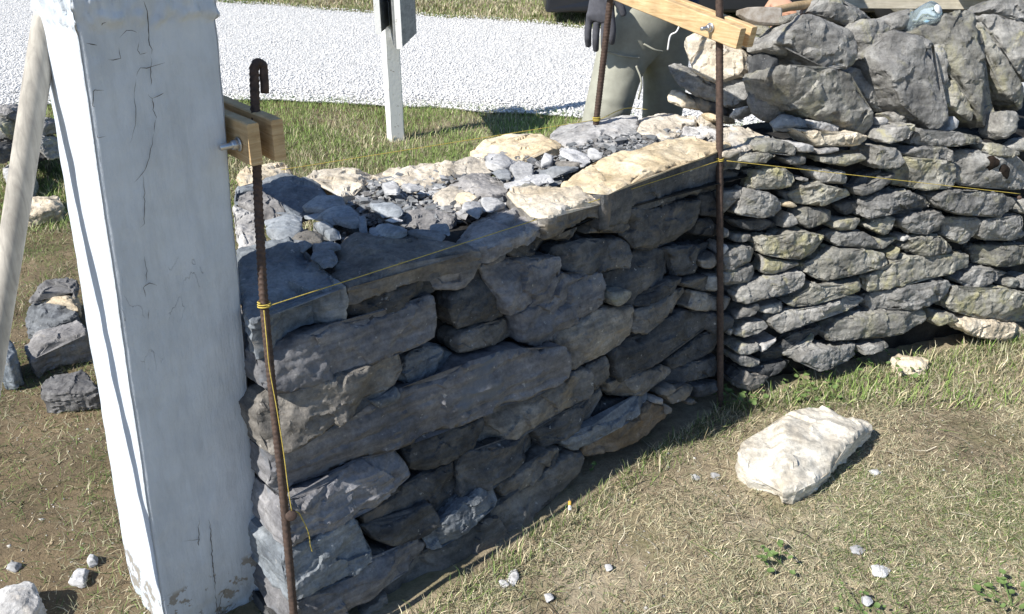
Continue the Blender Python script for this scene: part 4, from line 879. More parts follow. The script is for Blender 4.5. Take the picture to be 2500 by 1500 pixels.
def wingbolt(parent, c_, out_, upv):
    side = np.cross(out_, upv)
    b_ = tube('bolt', [c_ - out_ * .03, c_ + out_ * .030, c_ + out_ * .031], [.0045, .0045, .003], STEEL, parent, 14)
    w_ = tube('washer', [c_ + out_ * .0005, c_ + out_ * .001, c_ + out_ * .0025, c_ + out_ * .003], [.0105, .011, .011, .0105], STEEL, parent, 20)
    n_ = tube('wing_nut', [c_ + out_ * .003, c_ + out_ * .005, c_ + out_ * .011, c_ + out_ * .013], [.0075, .0082, .0068, .006], STEEL, parent, 14)
    for sg in (1, -1):
        d_ = nrm(upv * sg * .8 + side * sg * .0 + out_ * .75)
        prism('wing', c_ + out_ * .007 + upv * sg * .004, c_ + out_ * .007 + upv * sg * .004 + d_ * .019, side * .009, np.cross(d_, side) * .0035, STEEL, n_, .001, 0)
Cl = ony(650, 352, 1.236)
Ncl = nrm(V(-.661, .75, .0)); Dcl = V(.75, .661, 0); upz = V(0, 0, 1)
fr1 = empty('batter_frame', Cl, 'wooden board clamp with wing nut on the hooked rebar, going behind the white post', 'wooden frame')
Cz = .945; Cc = V(-.3935, 1.232, Cz)
for sg, e0 in ((-1, -.050), (1, -.052)):
    cc = Cc + Dcl * sg * .0185
    prism('board', cc + Ncl * e0, cc + Ncl * .62, Dcl * .019, V(0, 0, 1) * .064, PINE, fr1)
wingbolt(fr1, Cc - Dcl * .028 + Ncl * .0 + V(0, 0, -.004) - Ncl * .018, -Dcl, nrm(V(.15, .3, 1) - Dcl * np.dot(V(.15, .3, 1), Dcl)))
fr2 = empty('batter_frame', (.5, 2.05, 1), 'pair of pale pine boards bolted to the middle rebar at the top of the photo', 'wooden frame')
Rz = .985; Rc = V(*(RB + (RT - RB) * (Rz / 1.3))); Kc = KB + ku * (Rz + .01 - .675)
Kc = Kc + V(0, 0, .05); ad = nrm(V(*(Kc - Rc))); sd_ = nrm(V(ad[1], -ad[0], 0)); hv2 = np.cross(sd_, ad); hv2 = hv2 * (1 if hv2[2] > 0 else -1)
for sg in (-1, 1):
    cc = Rc + sd_ * sg * .019
    prism('board', cc - ad * .085, cc + ad * .62, sd_ * .02, hv2 * .048, PINE2, fr2)
wingbolt(fr2, Rc - sd_ * .030 + V(0, 0, .002) - ad * .0, -sd_, nrm(V(0, .1, 1)))
# ------------------------------------------------------------------ stone hammer
Ch = ony(1862, 40, 2.30)
hm = empty('stone_hammer', Ch, 'stone mason\'s hammer with worn steel head lying on the coping', 'hammer')
r_ = nrm(ray(1862, 40)); rt = nrm(V(1, .05, -.05)); uu = nrm(np.cross(rt, r_)); uu = uu if uu[2] > 0 else -uu
uu = nrm(V(-.05, .25, 1)); fwd_ = nrm(np.cross(uu, rt)); fwd_ = fwd_ if fwd_[1] > 0 else -fwd_
secs = [(-.068, .006, .012, .006), (-.045, .016, .015, .003), (-.02, .021, .018, 0), (.0, .022, .019, 0), (.042, .022, .0195, 0), (.046, .020, .017, 0)]
vv = []; 
for x_, h_, d_, dz in secs:
    for a_, b_ in ((-1, -.8), (-.8, -1), (.8, -1), (1, -.8), (1, .8), (.8, 1), (-.8, 1), (-1, .8)): vv.append(Ch + rt * x_ + uu * (h_ * b_ + dz) + fwd_ * d_ * a_)
ff2 = [[i * 8 + j, i * 8 + (j + 1) % 8, (i + 1) * 8 + (j + 1) % 8, (i + 1) * 8 + j] for i in range(5) for j in range(8)] + [list(range(8))[::-1], [40 + j for j in range(8)]]
mesh_np('hammer_head', vv, ff2, HEAD, hm, False, Ch)
He = ony(2008, 8, 2.46); hs = Ch + rt * .008 + uu * .01 + fwd_ * .012
tube('hammer_handle', spline([hs - (He - hs) * .12, hs, (hs + He) / 2 + V(0, 0, .004), He], 10), [.011] * 10 + [.0105] * 10 + [.012] * 8 + [.0135, .012, .006], HICK, hm, 16)
# ------------------------------------------------------------------ plastic bottle
def glass_mat():
    M = MT('clear_plastic', .12, .5); M.b.inputs['Transmission Weight'].default_value = .85; M.b.inputs['IOR'].default_value = 1.25
    M.col((.72, .86, .93)); M.bump(M.noise(M.vec(), 60, 3), .001, .6); return M.m
Bc = ony(2285, 25, 2.42); bo = nrm(V(.38, -.75, .55))
bt = empty('water_bottle', Bc, 'clear bluish plastic water bottle lying among the coping stones', 'bottle')
bp = [(-.150, .011), (-.135, .012), (-.120, .016), (-.100, .027), (-.09, .031), (-.07, .0315), (-.068, .0295), (-.05, .0295), (-.048, .0315), (-.02, .0315), (-.006, .030), (0, .024), (.001, .010), (-.004, .003)]
tube('bottle_body', [Bc + bo * a_ for a_, _ in bp], [b_ for _, b_ in bp], glass_mat(), bt, 28)
WH = MT('white_plastic', .4); WH.col((.8, .8, .8)); WH = WH.m
tube('cap', [Bc - bo * .163, Bc - bo * .162, Bc - bo * .148, Bc - bo * .147], [.010, .013, .013, .012], WH, bt, 20)
tube('base_glint', [Bc + bo * .0015 + V(.004, 0, .002), Bc + bo * .003 + V(.004, 0, .002)], [.0135, .0130], WH, bt, 20)  # off-centre white disc, a painted reflection on the bottle's base
# ------------------------------------------------------------------ sign post across the wall
SPb = onz(966, 338, 0)
sp = empty('sign_post', SPb, 'white painted sign post standing at the edge of the gravel drive', 'sign post')
def pmat():
    M = MT('flaking_white_paint', .6); v = M.vec((1, 1, 1), False)
    M.col(M.mix(M.ramp(M.noise(v, 40, 7, .7), [(.62, g3(0)), (.66, g3(1))]), (.78, .78, .76), (.35, .31, .26))); M.bump(M.noise(v, 60, 5), .002, .6); return M.m
FW = pmat()
SGR = wood_mat('grey_sign_board', (.20, .21, .21), (.30, .31, .31), (.38, .39, .39), (8, 8, 40))
yaw = math.radians(24); px_ = V(math.cos(yaw), math.sin(yaw), 0); py_ = V(-math.sin(yaw), math.cos(yaw), 0)
prism('post', SPb - V(0, 0, .1), SPb + V(.012, 0, 1.5), px_ * .082, py_ * .082, FW, sp, .006)
def sboard(A_, B_, trim):
    d_ = nrm(B_ - A_); th = V(-d_[1], d_[0], 0); up_ = V(0, 0, .15)
    prism('sign_board', A_ + up_, B_ + up_, th * .018, V(0, 0, .30), SGR, sp, .002)
    if trim: prism('edge_trim', A_ + up_ - d_ * .013, A_ + up_ - d_ * .001, th * .030, V(0, 0, .305), FW, sp, .001)
ap = ony(977, 118, 4.30); z0_ = ap[2]
sboard(ap, ony(1013, 82, 4.62), True); sboard(ap + V(-.02, .01, 0), onz(951, 78, z0_), False)
na = ony(925, 82, 4.32); sboard(na, onz(949, 60, na[2]), True)
# ------------------------------------------------------------------ pale timber behind the coping, dark parked vehicle
tb = prism('timber_beam', ony(2040, 2, 3.02), ony(2470, 6, 2.98), V(0, .05, 0), V(0, 0, .045), PALEW, None); tag(tb, 'long pale timber beam lying across the back of the coping stones', 'beam')
tb2 = prism('board_offcut', ony(2330, -8, 2.96) + V(0, 0, .02), ony(2440, -2, 2.9) + V(0, 0, .02), V(0, .10, 0), V(0, 0, .02), FW, None); tag(tb2, 'short white painted board on top of the timber beam', 'board')
# ------------------------------------------------------------------ man behind the wall
def cloth(name, a, b, sc=30, bump=.004):
    M = MT(name, .9, .15); v = M.vec(); M.col(M.ramp(M.noise(v, sc, 6, .6), [(.3, a), (.7, b)]))
    wn_ = M.n('ShaderNodeTexNoise'); wn_.noise_type = 'RIDGED_MULTIFRACTAL'; wn_.inputs['Scale'].default_value = 1.; wn_.inputs['Detail'].default_value = 2.5; wn_.inputs['Distortion'].default_value = .6
    mpp = M.n('ShaderNodeMapping'); mpp.inputs['Scale'].default_value = (6, 6, 13); mpp.inputs['Rotation'].default_value = (.3, .55, 0); M.l(M.tc.outputs['Object'], mpp.inputs[0]); M.l(mpp.outputs[0], wn_.inputs['Vector'])
    b1 = M.bump(wn_.outputs['Fac'], .014, .55); M.bump(M.noise(v, 500, 2), bump * .15, .5, b1); return M.m
TROUS = cloth('khaki_cloth', (.31, .31, .26), (.40, .40, .335))
NAVY = cloth('navy_cloth', (.008, .016, .06), (.015, .03, .10))
GLOVE = cloth('grey_glove', (.07, .072, .085), (.11, .112, .13), 60)
SKINM = MT('skin', .5, .4); SKINM.col(SKINM.ramp(SKINM.noise(SKINM.vec(), 20, 4), [(.3, (.46, .25, .16)), (.7, (.58, .34, .23))])); SKINM = SKINM.m
HAIR = MT('hair', .8); HAIR.col((.06, .04, .025)); HAIR = HAIR.m
BOOT = MT('boot_leather', .6); BOOT.col((.09, .06, .04)); BOOT = BOOT.m
man = empty('person', (.43, 2.9, 0), 'man in khaki work trousers and navy shirt leaning over the coping stones', 'person')
def skin(name, nodes, edges, mat, root=0, sub=2, parent=man):
    me = bpy.data.meshes.new(name); me.from_pydata([tuple(n_[0]) for n_ in nodes], edges, [])
    o = bpy.data.objects.new(name, me); scn.collection.objects.link(o); o.parent = parent
    o.matrix_parent_inverse = Matrix.Identity(4)
    for v_ in me.vertices: v_.co = v_.co - Vector(parent.location)
    m1 = o.modifiers.new('skin', 'SKIN'); m1.use_smooth_shade = True
    sv = me.skin_vertices[0].data
    for i, n_ in enumerate(nodes):
        r_ = n_[1]; sv[i].radius = (r_, r_) if np.isscalar(r_) else r_
        sv[i].use_root = (i == root)
    m2 = o.modifiers.new('sub', 'SUBSURF'); m2.levels = sub; m2.render_levels = sub
    me.materials.append(mat); return o
hipc = V(.455, 2.93, .90)
# trousers: one skin, right leg (image left) and left leg
tn = [((.465, 2.92, 1.00), (.155, .11)), ((.46, 2.93, .90), (.165, .12)), ((.375, 2.90, .80), (.095, .095)), ((.345, 2.86, .66), (.088, .085)), ((.315, 2.86, .52), (.092, .085)), ((.30, 2.92, .28), (.072, .072)), ((.29, 2.97, .09), (.07, .07)),
      ((.535, 2.98, .80), (.095, .095)), ((.545, 2.99, .66), (.08, .08)), ((.545, 3.0, .52), (.075, .075)), ((.55, 3.05, .28), (.07, .07)), ((.555, 3.10, .09), (.07, .07))]
skin('trousers', tn, [(0, 1), (1, 2), (2, 3), (3, 4), (4, 5), (5, 6), (1, 7), (7, 8), (8, 9), (9, 10), (10, 11)], TROUS, 1)
# folds and seams on the trousers as real ridges
for P_ in ([(.300, 2.795, .80), (.36, 2.785, .785), (.42, 2.80, .775)], [(.41, 2.80, .75), (.43, 2.79, .70), (.425, 2.80, .64)], [(.43, 2.80, .82), (.47, 2.80, .80), (.50, 2.83, .79)]):
    tube('seam', spline(P_, 8), .0035, TROUS, man, 6)
tube('drawstring', spline([(.555, 2.83, .90), (.535, 2.80, .86), (.515, 2.80, .845), (.51, 2.80, .80)], 10), .003, WH, man, 6)
sn = [((.46, 2.92, .93), (.17, .125)), ((.50, 2.90, 1.08), (.16, .12)), ((.56, 2.85, 1.25), (.18, .12)), ((.60, 2.80, 1.36), (.14, .10)), ((.625, 2.77, 1.42), (.06, .06)),
      ((.42, 2.82, 1.37), (.065, .065)), ((.33, 2.82, 1.22), (.058, .058)), ((.78, 2.74, 1.34), (.065, .065)), ((.83, 2.70, 1.20), (.058, .058)), ((.60, 2.88, .95), (.10, .07))]
skin('shirt', sn, [(0, 1), (1, 2), (2, 3), (3, 4), (3, 5), (5, 6), (3, 7), (7, 8), (0, 9)], NAVY, 0)
bn = [((.60, 2.80, 1.34), (.08, .07)), ((.63, 2.765, 1.44), (.052, .052)), ((.645, 2.735, 1.50), (.065, .07)), ((.655, 2.72, 1.57), (.078, .092)), ((.66, 2.725, 1.645), (.07, .085)), ((.66, 2.73, 1.68), (.04, .05)), ((.655, 2.63, 1.565), (.012, .014)),
      ((.43, 2.82, 1.35), (.045, .045)), ((.32, 2.82, 1.20), (.040, .040)), ((.295, 2.80, 1.08), (.037, .037)), ((.283, 2.775, .985), (.028, .028)),
      ((.77, 2.74, 1.32), (.045, .045)), ((.83, 2.70, 1.19), (.042, .042)), ((.80, 2.62, 1.08), (.040, .040)), ((.775, 2.545, 1.01), (.034, .030)), ((.768, 2.50, .985), (.036, .022))]
body = skin('body', bn, [(0, 1), (1, 2), (2, 3), (3, 4), (4, 5), (3, 6), (0, 7), (7, 8), (8, 9), (9, 10), (0, 11), (11, 12), (12, 13), (13, 14), (14, 15)], SKINM, 0)
skin('hair', [((.66, 2.76, 1.60), (.075, .085)), ((.665, 2.755, 1.67), (.07, .085)), ((.66, 2.74, 1.705), (.045, .06))], [(0, 1), (1, 2)], HAIR, 0)
for dx in (-.03, .03):
    e_ = skin('eye', [((.655 + dx, 2.632, 1.585), .011), ((.655 + dx, 2.634, 1.587), .010)], [(0, 1)], HAIR, 0, 1)
skin('mouth', [((.635, 2.645, 1.515), .006), ((.655, 2.638, 1.513), .007), ((.675, 2.645, 1.515), .006)], [(0, 1), (1, 2)], SKINM, 0, 1)
for dx in (-.078, .078): skin('ear', [((.658 + dx, 2.735, 1.60), (.010, .018)), ((.658 + dx, 2.735, 1.555), (.008, .013))], [(0, 1)], SKINM, 0, 1)
# gloved right hand hanging with curled fingers, bare left hand on the stones
def hand(name, wr, dn_, acr, pal, mat, ln=1.):
    g_ = ln ** .8; acr = acr * g_; n_ = [(wr, (.030 * g_, .026 * g_)), (wr + dn_ * .035 * ln, (.036 * g_, .020 * g_)), (wr + dn_ * .075 * ln, (.042 * g_, .018 * g_))]
    e_ = [(0, 1), (1, 2)]
    for i, (o_, L1) in enumerate(((-.030, .072), (-.010, .082), (.011, .077), (.030, .060))):
        b_ = wr + dn_ * .080 * ln + acr * o_; p = [b_, b_ + dn_ * L1 * ln * .42 + acr * o_ * .12 + pal * .006, b_ + dn_ * L1 * ln * .75 + pal * .016 + acr * o_ * .1, b_ + dn_ * L1 * ln + pal * .03 + acr * o_ * .06]
        k = len(n_); n_ += [(p[0], .0115 * g_), (p[1], .0105 * g_), (p[2], .010 * g_), (p[3], .0085 * g_)]; e_ += [(2, k), (k, k + 1), (k + 1, k + 2), (k + 2, k + 3)]
    k = len(n_); b_ = wr + dn_ * .03 * ln + acr * .036
    n_ += [(b_, .014), (b_ + dn_ * .025 + acr * .018 + pal * .01, .013), (b_ + dn_ * .05 + acr * .026 + pal * .018, .011)]; e_ += [(1, k), (k, k + 1), (k + 1, k + 2)]
    return skin(name, n_, e_, mat, 0, 2)
hand('glove', V(.283, 2.768, 1.00), nrm(V(-.02, -.12, -1)), nrm(V(1, -.35, -.02)), nrm(V(.1, .5, 0)), GLOVE, 1.25)
hand('hand', V(.768, 2.51, .99), nrm(V(-.03, -.75, -.45)), nrm(V(-1, .1, 0)), nrm(V(0, -.2, -1)), SKINM, .95)
for bx, by in ((.29, 2.97), (.555, 3.10)):
    skin('boot', [((bx, by + .03, .06), (.05, .05)), ((bx, by - .06, .045), (.045, .04)), ((bx - .01, by - .16, .035), (.045, .032))], [(0, 1), (1, 2)], BOOT, 0)
# ------------------------------------------------------------------ dark vehicle beyond the drive
CARM = MT('dark_car_paint', .3, .5); CARM.col((.012, .013, .016)); CARM = CARM.m
TYRE = MT('tyre_rubber', .85); TYRE.col((.02, .02, .02)); TYRE = TYRE.m
GLS = MT('car_glass', .1, .6); GLS.col((.02, .025, .03)); GLS = GLS.m
cx0, cy0 = .33, 8.8
car = empty('parked_car', (cx0 + 2.2, cy0 + .85, 0), 'dark car parked on the grass beyond the gravel drive behind the man', 'car')
prof = [(0, .13), (.05, .55), (.15, .78), (1.15, .90), (1.75, 1.38), (3.25, 1.40), (4.0, .98), (4.45, .90), (4.5, .5), (4.45, .13)]
vv = []; 
for y_, ins in ((0, .0), (.12, .0), (1.58, .0), (1.70, .0)):
    for x_, z_ in prof:
        yi = (.12 if z_ > .95 else 0) * (1 if y_ < .5 else -1)
        vv.append(V(cx0 + x_, cy0 + y_ + yi + (0 if y_ in (0, 1.70) else 0), z_))
m2 = len(prof); ff2 = [[i * m2 + j, i * m2 + (j + 1) % m2, (i + 1) * m2 + (j + 1) % m2, (i + 1) * m2 + j] for i in range(3) for j in range(m2)] + [list(range(m2))[::-1], [3 * m2 + j for j in range(m2)]]
cb = mesh_np('body', vv, ff2, CARM, car, False, vv[0]); bv_ = cb.modifiers.new('b', 'BEVEL'); bv_.width = .04; bv_.segments = 3
for x0_, x1_ in ((1.45, 2.35), (2.45, 3.4)):
    mesh_np('window', [V(cx0 + x0_ + .1, cy0 - .004 + .0, .93), V(cx0 + x1_, cy0 - .004, .93), V(cx0 + x1_ - .1, cy0 + .112, 1.30), V(cx0 + x0_ + .35, cy0 + .112, 1.30)], [[0, 1, 2, 3]], GLS, car, False, (cx0 + x0_, cy0, 1))
for x_ in (.85, 3.6):
    for y_ in (.0, 1.5):
        c_ = V(cx0 + x_, cy0 + y_, .32); wv_ = empty('wheel', c_ - V(*car.location)); wv_.parent = car
        o = tube('tyre', [c_ - V(0, .02, 0), c_ + V(0, .0, 0), c_ + V(0, .2, 0), c_ + V(0, .22, 0)], [.29, .32, .32, .29], TYRE, None, 32); o.parent = wv_; o.location = (0, -.02, 0)
        o = tube('rim', [c_ - V(0, .03, 0), c_ - V(0, .022, 0)], [.19, .2], STEEL, None, 24); o.parent = wv_; o.location = (0, -.03, 0)
# ------------------------------------------------------------------ ground, drive
def soil_mat():
    M = MT('ground', .95, .1); v = M.vec((1, 1, 1), False)
    big = M.noise(v, 2.2, 5, .6); c = M.ramp(big, [(.35, (.25, .205, .14)), (.5, (.35, .29, .20)), (.65, (.45, .385, .28))])
    c = M.mix(.8, c, M.ramp(M.noise(v, 38, 7, .7), [(.3, g3(.55)), (.7, g3(1.25))]), 'MULTIPLY')
    gr = M.noise(v, 3.1, 6, .62, .4); c = M.mix(M.ramp(gr, [(.50, g3(0)), (.62, g3(.55))]), c, (.115, .125, .045))
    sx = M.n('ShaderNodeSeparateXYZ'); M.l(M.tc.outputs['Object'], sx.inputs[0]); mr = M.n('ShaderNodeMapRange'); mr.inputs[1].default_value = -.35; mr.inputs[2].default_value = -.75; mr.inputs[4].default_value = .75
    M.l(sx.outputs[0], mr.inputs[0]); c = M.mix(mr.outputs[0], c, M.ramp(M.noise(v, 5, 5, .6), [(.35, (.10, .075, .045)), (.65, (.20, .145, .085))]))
    M.col(c); b1 = M.bump(M.noise(v, 30, 8, .7), .012, .8); M.bump(M.noise(v, 190, 4, .6), .003, .8, b1); return M.m
gx = np.concatenate([np.linspace(-60, -3, 20), np.linspace(-2.9, 3, 180), np.linspace(3.3, 60, 20)]); gy = np.concatenate([np.linspace(-20, .3, 12), np.linspace(.35, 5, 170), np.linspace(5.3, 90, 30)])
GX, GY = np.meshgrid(gx, gy); GP = np.column_stack([GX.ravel(), GY.ravel(), np.zeros(GX.size)])
def gzf(x, y): 
    P_ = np.column_stack([np.atleast_1d(x), np.atleast_1d(y), np.zeros(np.size(x))]); return fbm(P_ * 2.2, 2) * .012 + fbm(P_ * 11, 2) * .004 - .006
GP[:, 2] = gzf(GP[:, 0], GP[:, 1])
nxg = len(gx); ff2 = [[i * nxg + j, i * nxg + j + 1, (i + 1) * nxg + j + 1, (i + 1) * nxg + j] for i in range(len(gy) - 1) for j in range(nxg - 1)]
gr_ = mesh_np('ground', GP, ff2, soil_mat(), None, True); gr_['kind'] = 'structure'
nearE = [onz(-1200, 200, 0)[:2], onz(0, 262, 0)[:2], onz(300, 250, 0)[:2], onz(647, 246, 0)[:2], onz(900, 258, 0)[:2], onz(1150, 272, 0)[:2], onz(1415, 290, 0)[:2], onz(2200, 345, 0)[:2]]
farE = [onz(-900, -35, 0)[:2], onz(0, -14, 0)[:2], onz(526, 4, 0)[:2], onz(700, 14, 0)[:2], onz(860, 30, 0)[:2], onz(1050, 38, 0)[:2], onz(1300, 56, 0)[:2], onz(1440, 70, 0)[:2], onz(2600, 140, 0)[:2]]
nearE = np.array(nearE); farE = np.array(farE)
xs = np.linspace(-9, 6, 240); yn = np.interp(xs, nearE[:, 0], nearE[:, 1]) + .06 * gnoise(np.column_stack([xs * 3, xs * 0, xs * 0])); yf = np.interp(xs, farE[:, 0], farE[:, 1]) + .12 * gnoise(np.column_stack([xs * 2, xs * 0 + 5, xs * 0]))
rows_ = 24; vv = []
for i in range(rows_ + 1):
    t = i / rows_; y_ = yn * (1 - t) + yf * t; zc = .016 * min(1, t * 12, (1 - t) * 12)
    vv += [V(a, b, zc + .004) for a, b in zip(xs, y_)]
nn = len(xs); ff2 = [[i * nn + j, i * nn + j + 1, (i + 1) * nn + j + 1, (i + 1) * nn + j] for i in range(rows_) for j in range(nn - 1)]
def gravel_mat():
    M = MT('gravel', .85, .2); v = M.vec((1, 1, 1), False)
    vo = M.n('ShaderNodeTexVoronoi'); vo.inputs['Scale'].default_value = 75; M.l(v, vo.inputs['Vector'])
    hs_ = M.n('ShaderNodeSeparateColor'); M.l(vo.outputs['Color'], hs_.inputs[0])
    c = M.ramp(hs_.outputs[0], [(0, (.50, .49, .475)), (.8, (.69, .685, .67)), (1, (.75, .75, .74))])
    M.col(c); iv = M.n('ShaderNodeMath', operation='SUBTRACT'); iv.inputs[0].default_value = 1; M.l(vo.outputs['Distance'], iv.inputs[1]); M.bump(iv.outputs[0], .014, .9); return M.m
GRV = gravel_mat()
dr_ = mesh_np('gravel_drive', vv, ff2, GRV, None, True); dr_['kind'] = 'structure'
def octa(n_, X, Y, Z, R_, size):
    base = np.array([[1, 0, 0], [-1, 0, 0], [0, 1, 0], [0, -1, 0], [0, 0, 1], [0, 0, -1]], float); fc = np.array([[0, 2, 4], [2, 1, 4], [1, 3, 4], [3, 0, 4], [2, 0, 5], [1, 2, 5], [3, 1, 5], [0, 3, 5]])
    vv = base[None] * (1 + R_.normal(size=(n_, 6, 3)) * .2) * size[:, None, None] * V(1.1, .9, .45)
    a = R_.uniform(0, 6.28, n_); ca, sa = np.cos(a), np.sin(a); x_ = vv[..., 0] * ca[:, None] - vv[..., 1] * sa[:, None]; y_ = vv[..., 0] * sa[:, None] + vv[..., 1] * ca[:, None]
    tz = R_.normal(size=n_) * .4; z_ = vv[..., 2] + x_ * tz[:, None]
    P_ = np.stack([x_ + X[:, None], y_ + Y[:, None], z_ + Z[:, None]], 2).reshape(-1, 3)
    Fc = (fc[None] + (np.arange(n_) * 6)[:, None, None]).reshape(-1, 3); return P_, Fc
def fast_mesh(name, P_, Fc, k, mat, colors=None, smooth=False):
    me = bpy.data.meshes.new(name); me.vertices.add(len(P_)); me.vertices.foreach_set('co', P_.ravel())
    me.loops.add(Fc.size); me.loops.foreach_set('vertex_index', Fc.ravel().astype(np.int32)); me.polygons.add(len(Fc))
    me.polygons.foreach_set('loop_start', (np.arange(len(Fc)) * k).astype(np.int32)); me.polygons.foreach_set('loop_total', np.full(len(Fc), k, np.int32))
    if colors is not None:
        at = me.color_attributes.new('tint', 'FLOAT_COLOR', 'POINT'); at.data.foreach_set('color', np.column_stack([colors, np.ones(len(colors))]).ravel())
    me.update(calc_edges=True); me.validate(); me.materials.append(mat)
    o = bpy.data.objects.new(name, me); scn.collection.objects.link(o); return o
def tint_mat(name, rough=.8, trans=0.):
    M = MT(name, rough, .15); a = M.n('ShaderNodeAttribute', attribute_name='tint'); M.col(a.outputs['Color']); return M.m
Rg = np.random.default_rng(3)
n_ = 60000; X = Rg.uniform(-6.5, 3, n_); t = Rg.uniform(0, 1, n_) ** 1.4; ynn = np.interp(X, xs, yn); yff = np.interp(X, xs, yf); Y = ynn + (yff - ynn) * (t * 1.02 - .01)
P_, Fc = octa(n_, X, Y, np.full(n_, .022), Rg, Rg.uniform(.005, .013, n_))
cc = np.repeat(np.clip(Rg.normal(.75, .07, n_), .3, .84), 6)[:, None] * V(1, .99, .97)
pb = fast_mesh('gravel', P_, Fc, 3, tint_mat('pebble', .85), cc); pb['kind'] = 'stuff'; tag(pb, 'white crushed limestone gravel covering the drive', 'gravel')
# ------------------------------------------------------------------ grass
GM = tint_mat('grass_blade', .75)
def blades(name, X, Y, L, Wd, lean, C, label, Zf=None, seed=1):
    R_ = np.random.default_rng(seed); n_ = len(X); a = R_.uniform(0, 6.28, n_); dx, dy = np.cos(a), np.sin(a)
    Z = gzf(X, Y) if Zf is None else Zf
    hz = np.cos(lean) * L; rz = np.sin(lean) * L
    px2, py2 = -dy * Wd / 2, dx * Wd / 2; crv = R_.normal(size=n_) * .35
    mx = X + dx * rz * .45 + px2 * 0 + (-dy) * crv * L * .3; my = Y + dy * rz * .45 + dx * crv * L * .3; mz = Z + hz * .62 + .001
    tx = X + dx * rz; ty = Y + dy * rz; tz = Z + hz * .95 + .001
    P_ = np.stack([np.stack([X - px2, Y - py2, Z], 1), np.stack([X + px2, Y + py2, Z], 1), np.stack([mx + px2 * .8, my + py2 * .8, mz], 1), np.stack([mx - px2 * .8, my - py2 * .8, mz], 1),
                   np.stack([tx + px2 * .15, ty + py2 * .15, tz], 1), np.stack([tx - px2 * .15, ty - py2 * .15, tz], 1)], 1).reshape(-1, 3)
    b_ = (np.arange(n_) * 6)[:, None]; Fc = np.stack([b_ + [0, 1, 2, 3], b_ + [3, 2, 4, 5]], 1).reshape(-1, 4)
    o = fast_mesh(name, P_, Fc, 4, GM, np.repeat(C, 6, 0)); o['kind'] = 'stuff'; tag(o, label, 'grass'); return o
def colmix(R_, n_, g, pal_g, pal_d):
    k = R_.uniform(size=n_) < g
    A_ = np.array(pal_g)[R_.integers(0, len(pal_g), n_)]; B_ = np.array(pal_d)[R_.integers(0, len(pal_d), n_)]
    return np.where(k[:, None], A_, B_) * R_.uniform(.45, 1.35, n_)[:, None]
GREEN = [(.12, .19, .05), (.17, .24, .07), (.22, .28, .10), (.12, .16, .06)]
DRY = [(.56, .48, .31), (.47, .41, .26), (.67, .60, .42), (.36, .30, .20), (.42, .40, .26), (.35, .36, .22)]
def wallmask(X, Y):
    p1 = np.column_stack([X, Y]); fp = np.array([onz(820, 1700, 0)[:2], BR[:2], (BR + UB * 2)[:2], (BR + UB * 2 + NB * .6)[:2], (.2, 2.45), (-.62, 1.95), (-.5, 1.3)]); return ~inside(fp, p1)
R2 = np.random.default_rng(21)
# dry clippings and thin turf in front of the wall
n_ = 420000; X = R2.uniform(-.5, 2.4, n_); Y = R2.uniform(.7, 2.75, n_)
nz_ = fbm(np.column_stack([X * 2.6, Y * 2.6, X * 0]), 3); den = np.clip(.75 + nz_ * .9, .10, 1)
for bx_, by_, br_ in ((1600, 1130, .22), (1560, 1350, .16), (2330, 1040, .2), (1350, 1480, .12), (1830, 1300, .1)):
    q_ = onz(bx_, by_, 0); den *= np.clip(((X - q_[0]) ** 2 + (Y - q_[1]) ** 2) / br_ ** 2 + .12 + .3 * gnoise(np.column_stack([X * 14, Y * 14, X * 0])), .06, 1)
k = (R2.uniform(size=n_) < den) & wallmask(X, Y); X, Y = X[k], Y[k]; n_ = len(X)
gn = np.clip(.18 + .55 * fbm(np.column_stack([X * 1.9 + 7, Y * 1.9, X * 0]), 2) + .25 * np.clip(X - 1.0, 0, 1), .03, .85)
lean = np.radians(np.clip(R2.normal(78, 12, n_), 20, 92))
blades('dry_grass', X, Y, R2.uniform(.006, .030, n_) ** 1., R2.uniform(.0008, .0019, n_), lean, colmix(R2, n_, gn, GREEN + [(.22, .25, .13)], DRY), 'dry clipped grass on the bare soil in front of the wall', seed=4)
n_ = 900; X = R2.uniform(-.3, 2.3, n_); Y = R2.uniform(.75, 2.5, n_); k = wallmask(X, Y); X, Y = X[k], Y[k]; n_ = len(X)
blades('dead_stems', X, Y, R2.uniform(.04, .09, n_), R2.uniform(.0012, .0022, n_), np.radians(R2.uniform(80, 89, n_)), colmix(R2, n_, np.full(n_, .1), GREEN, [(.18, .13, .08), (.66, .6, .46), (.10, .08, .055)]), 'loose dead stems lying on the turf', Zf=gzf(X, Y) + .006, seed=14)
n_ = 70000; X = R2.uniform(-.5, 2.4, n_); Y = R2.uniform(.7, 2.75, n_); k = wallmask(X, Y) & (gnoise(np.column_stack([X * 5, Y * 5, X * 0 + 2])) > -.1); X, Y = X[k], Y[k]; n_ = len(X)
blades('thatch', X, Y, R2.uniform(.006, .024, n_), R2.uniform(.0008, .0018, n_), np.radians(R2.uniform(70, 90, n_)), colmix(R2, n_, np.full(n_, .35), [(.08, .11, .05)], [(.16, .12, .075), (.11, .085, .055), (.2, .17, .11)]), 'dark dead thatch low in the turf', Zf=gzf(X, Y) + .001, seed=15)
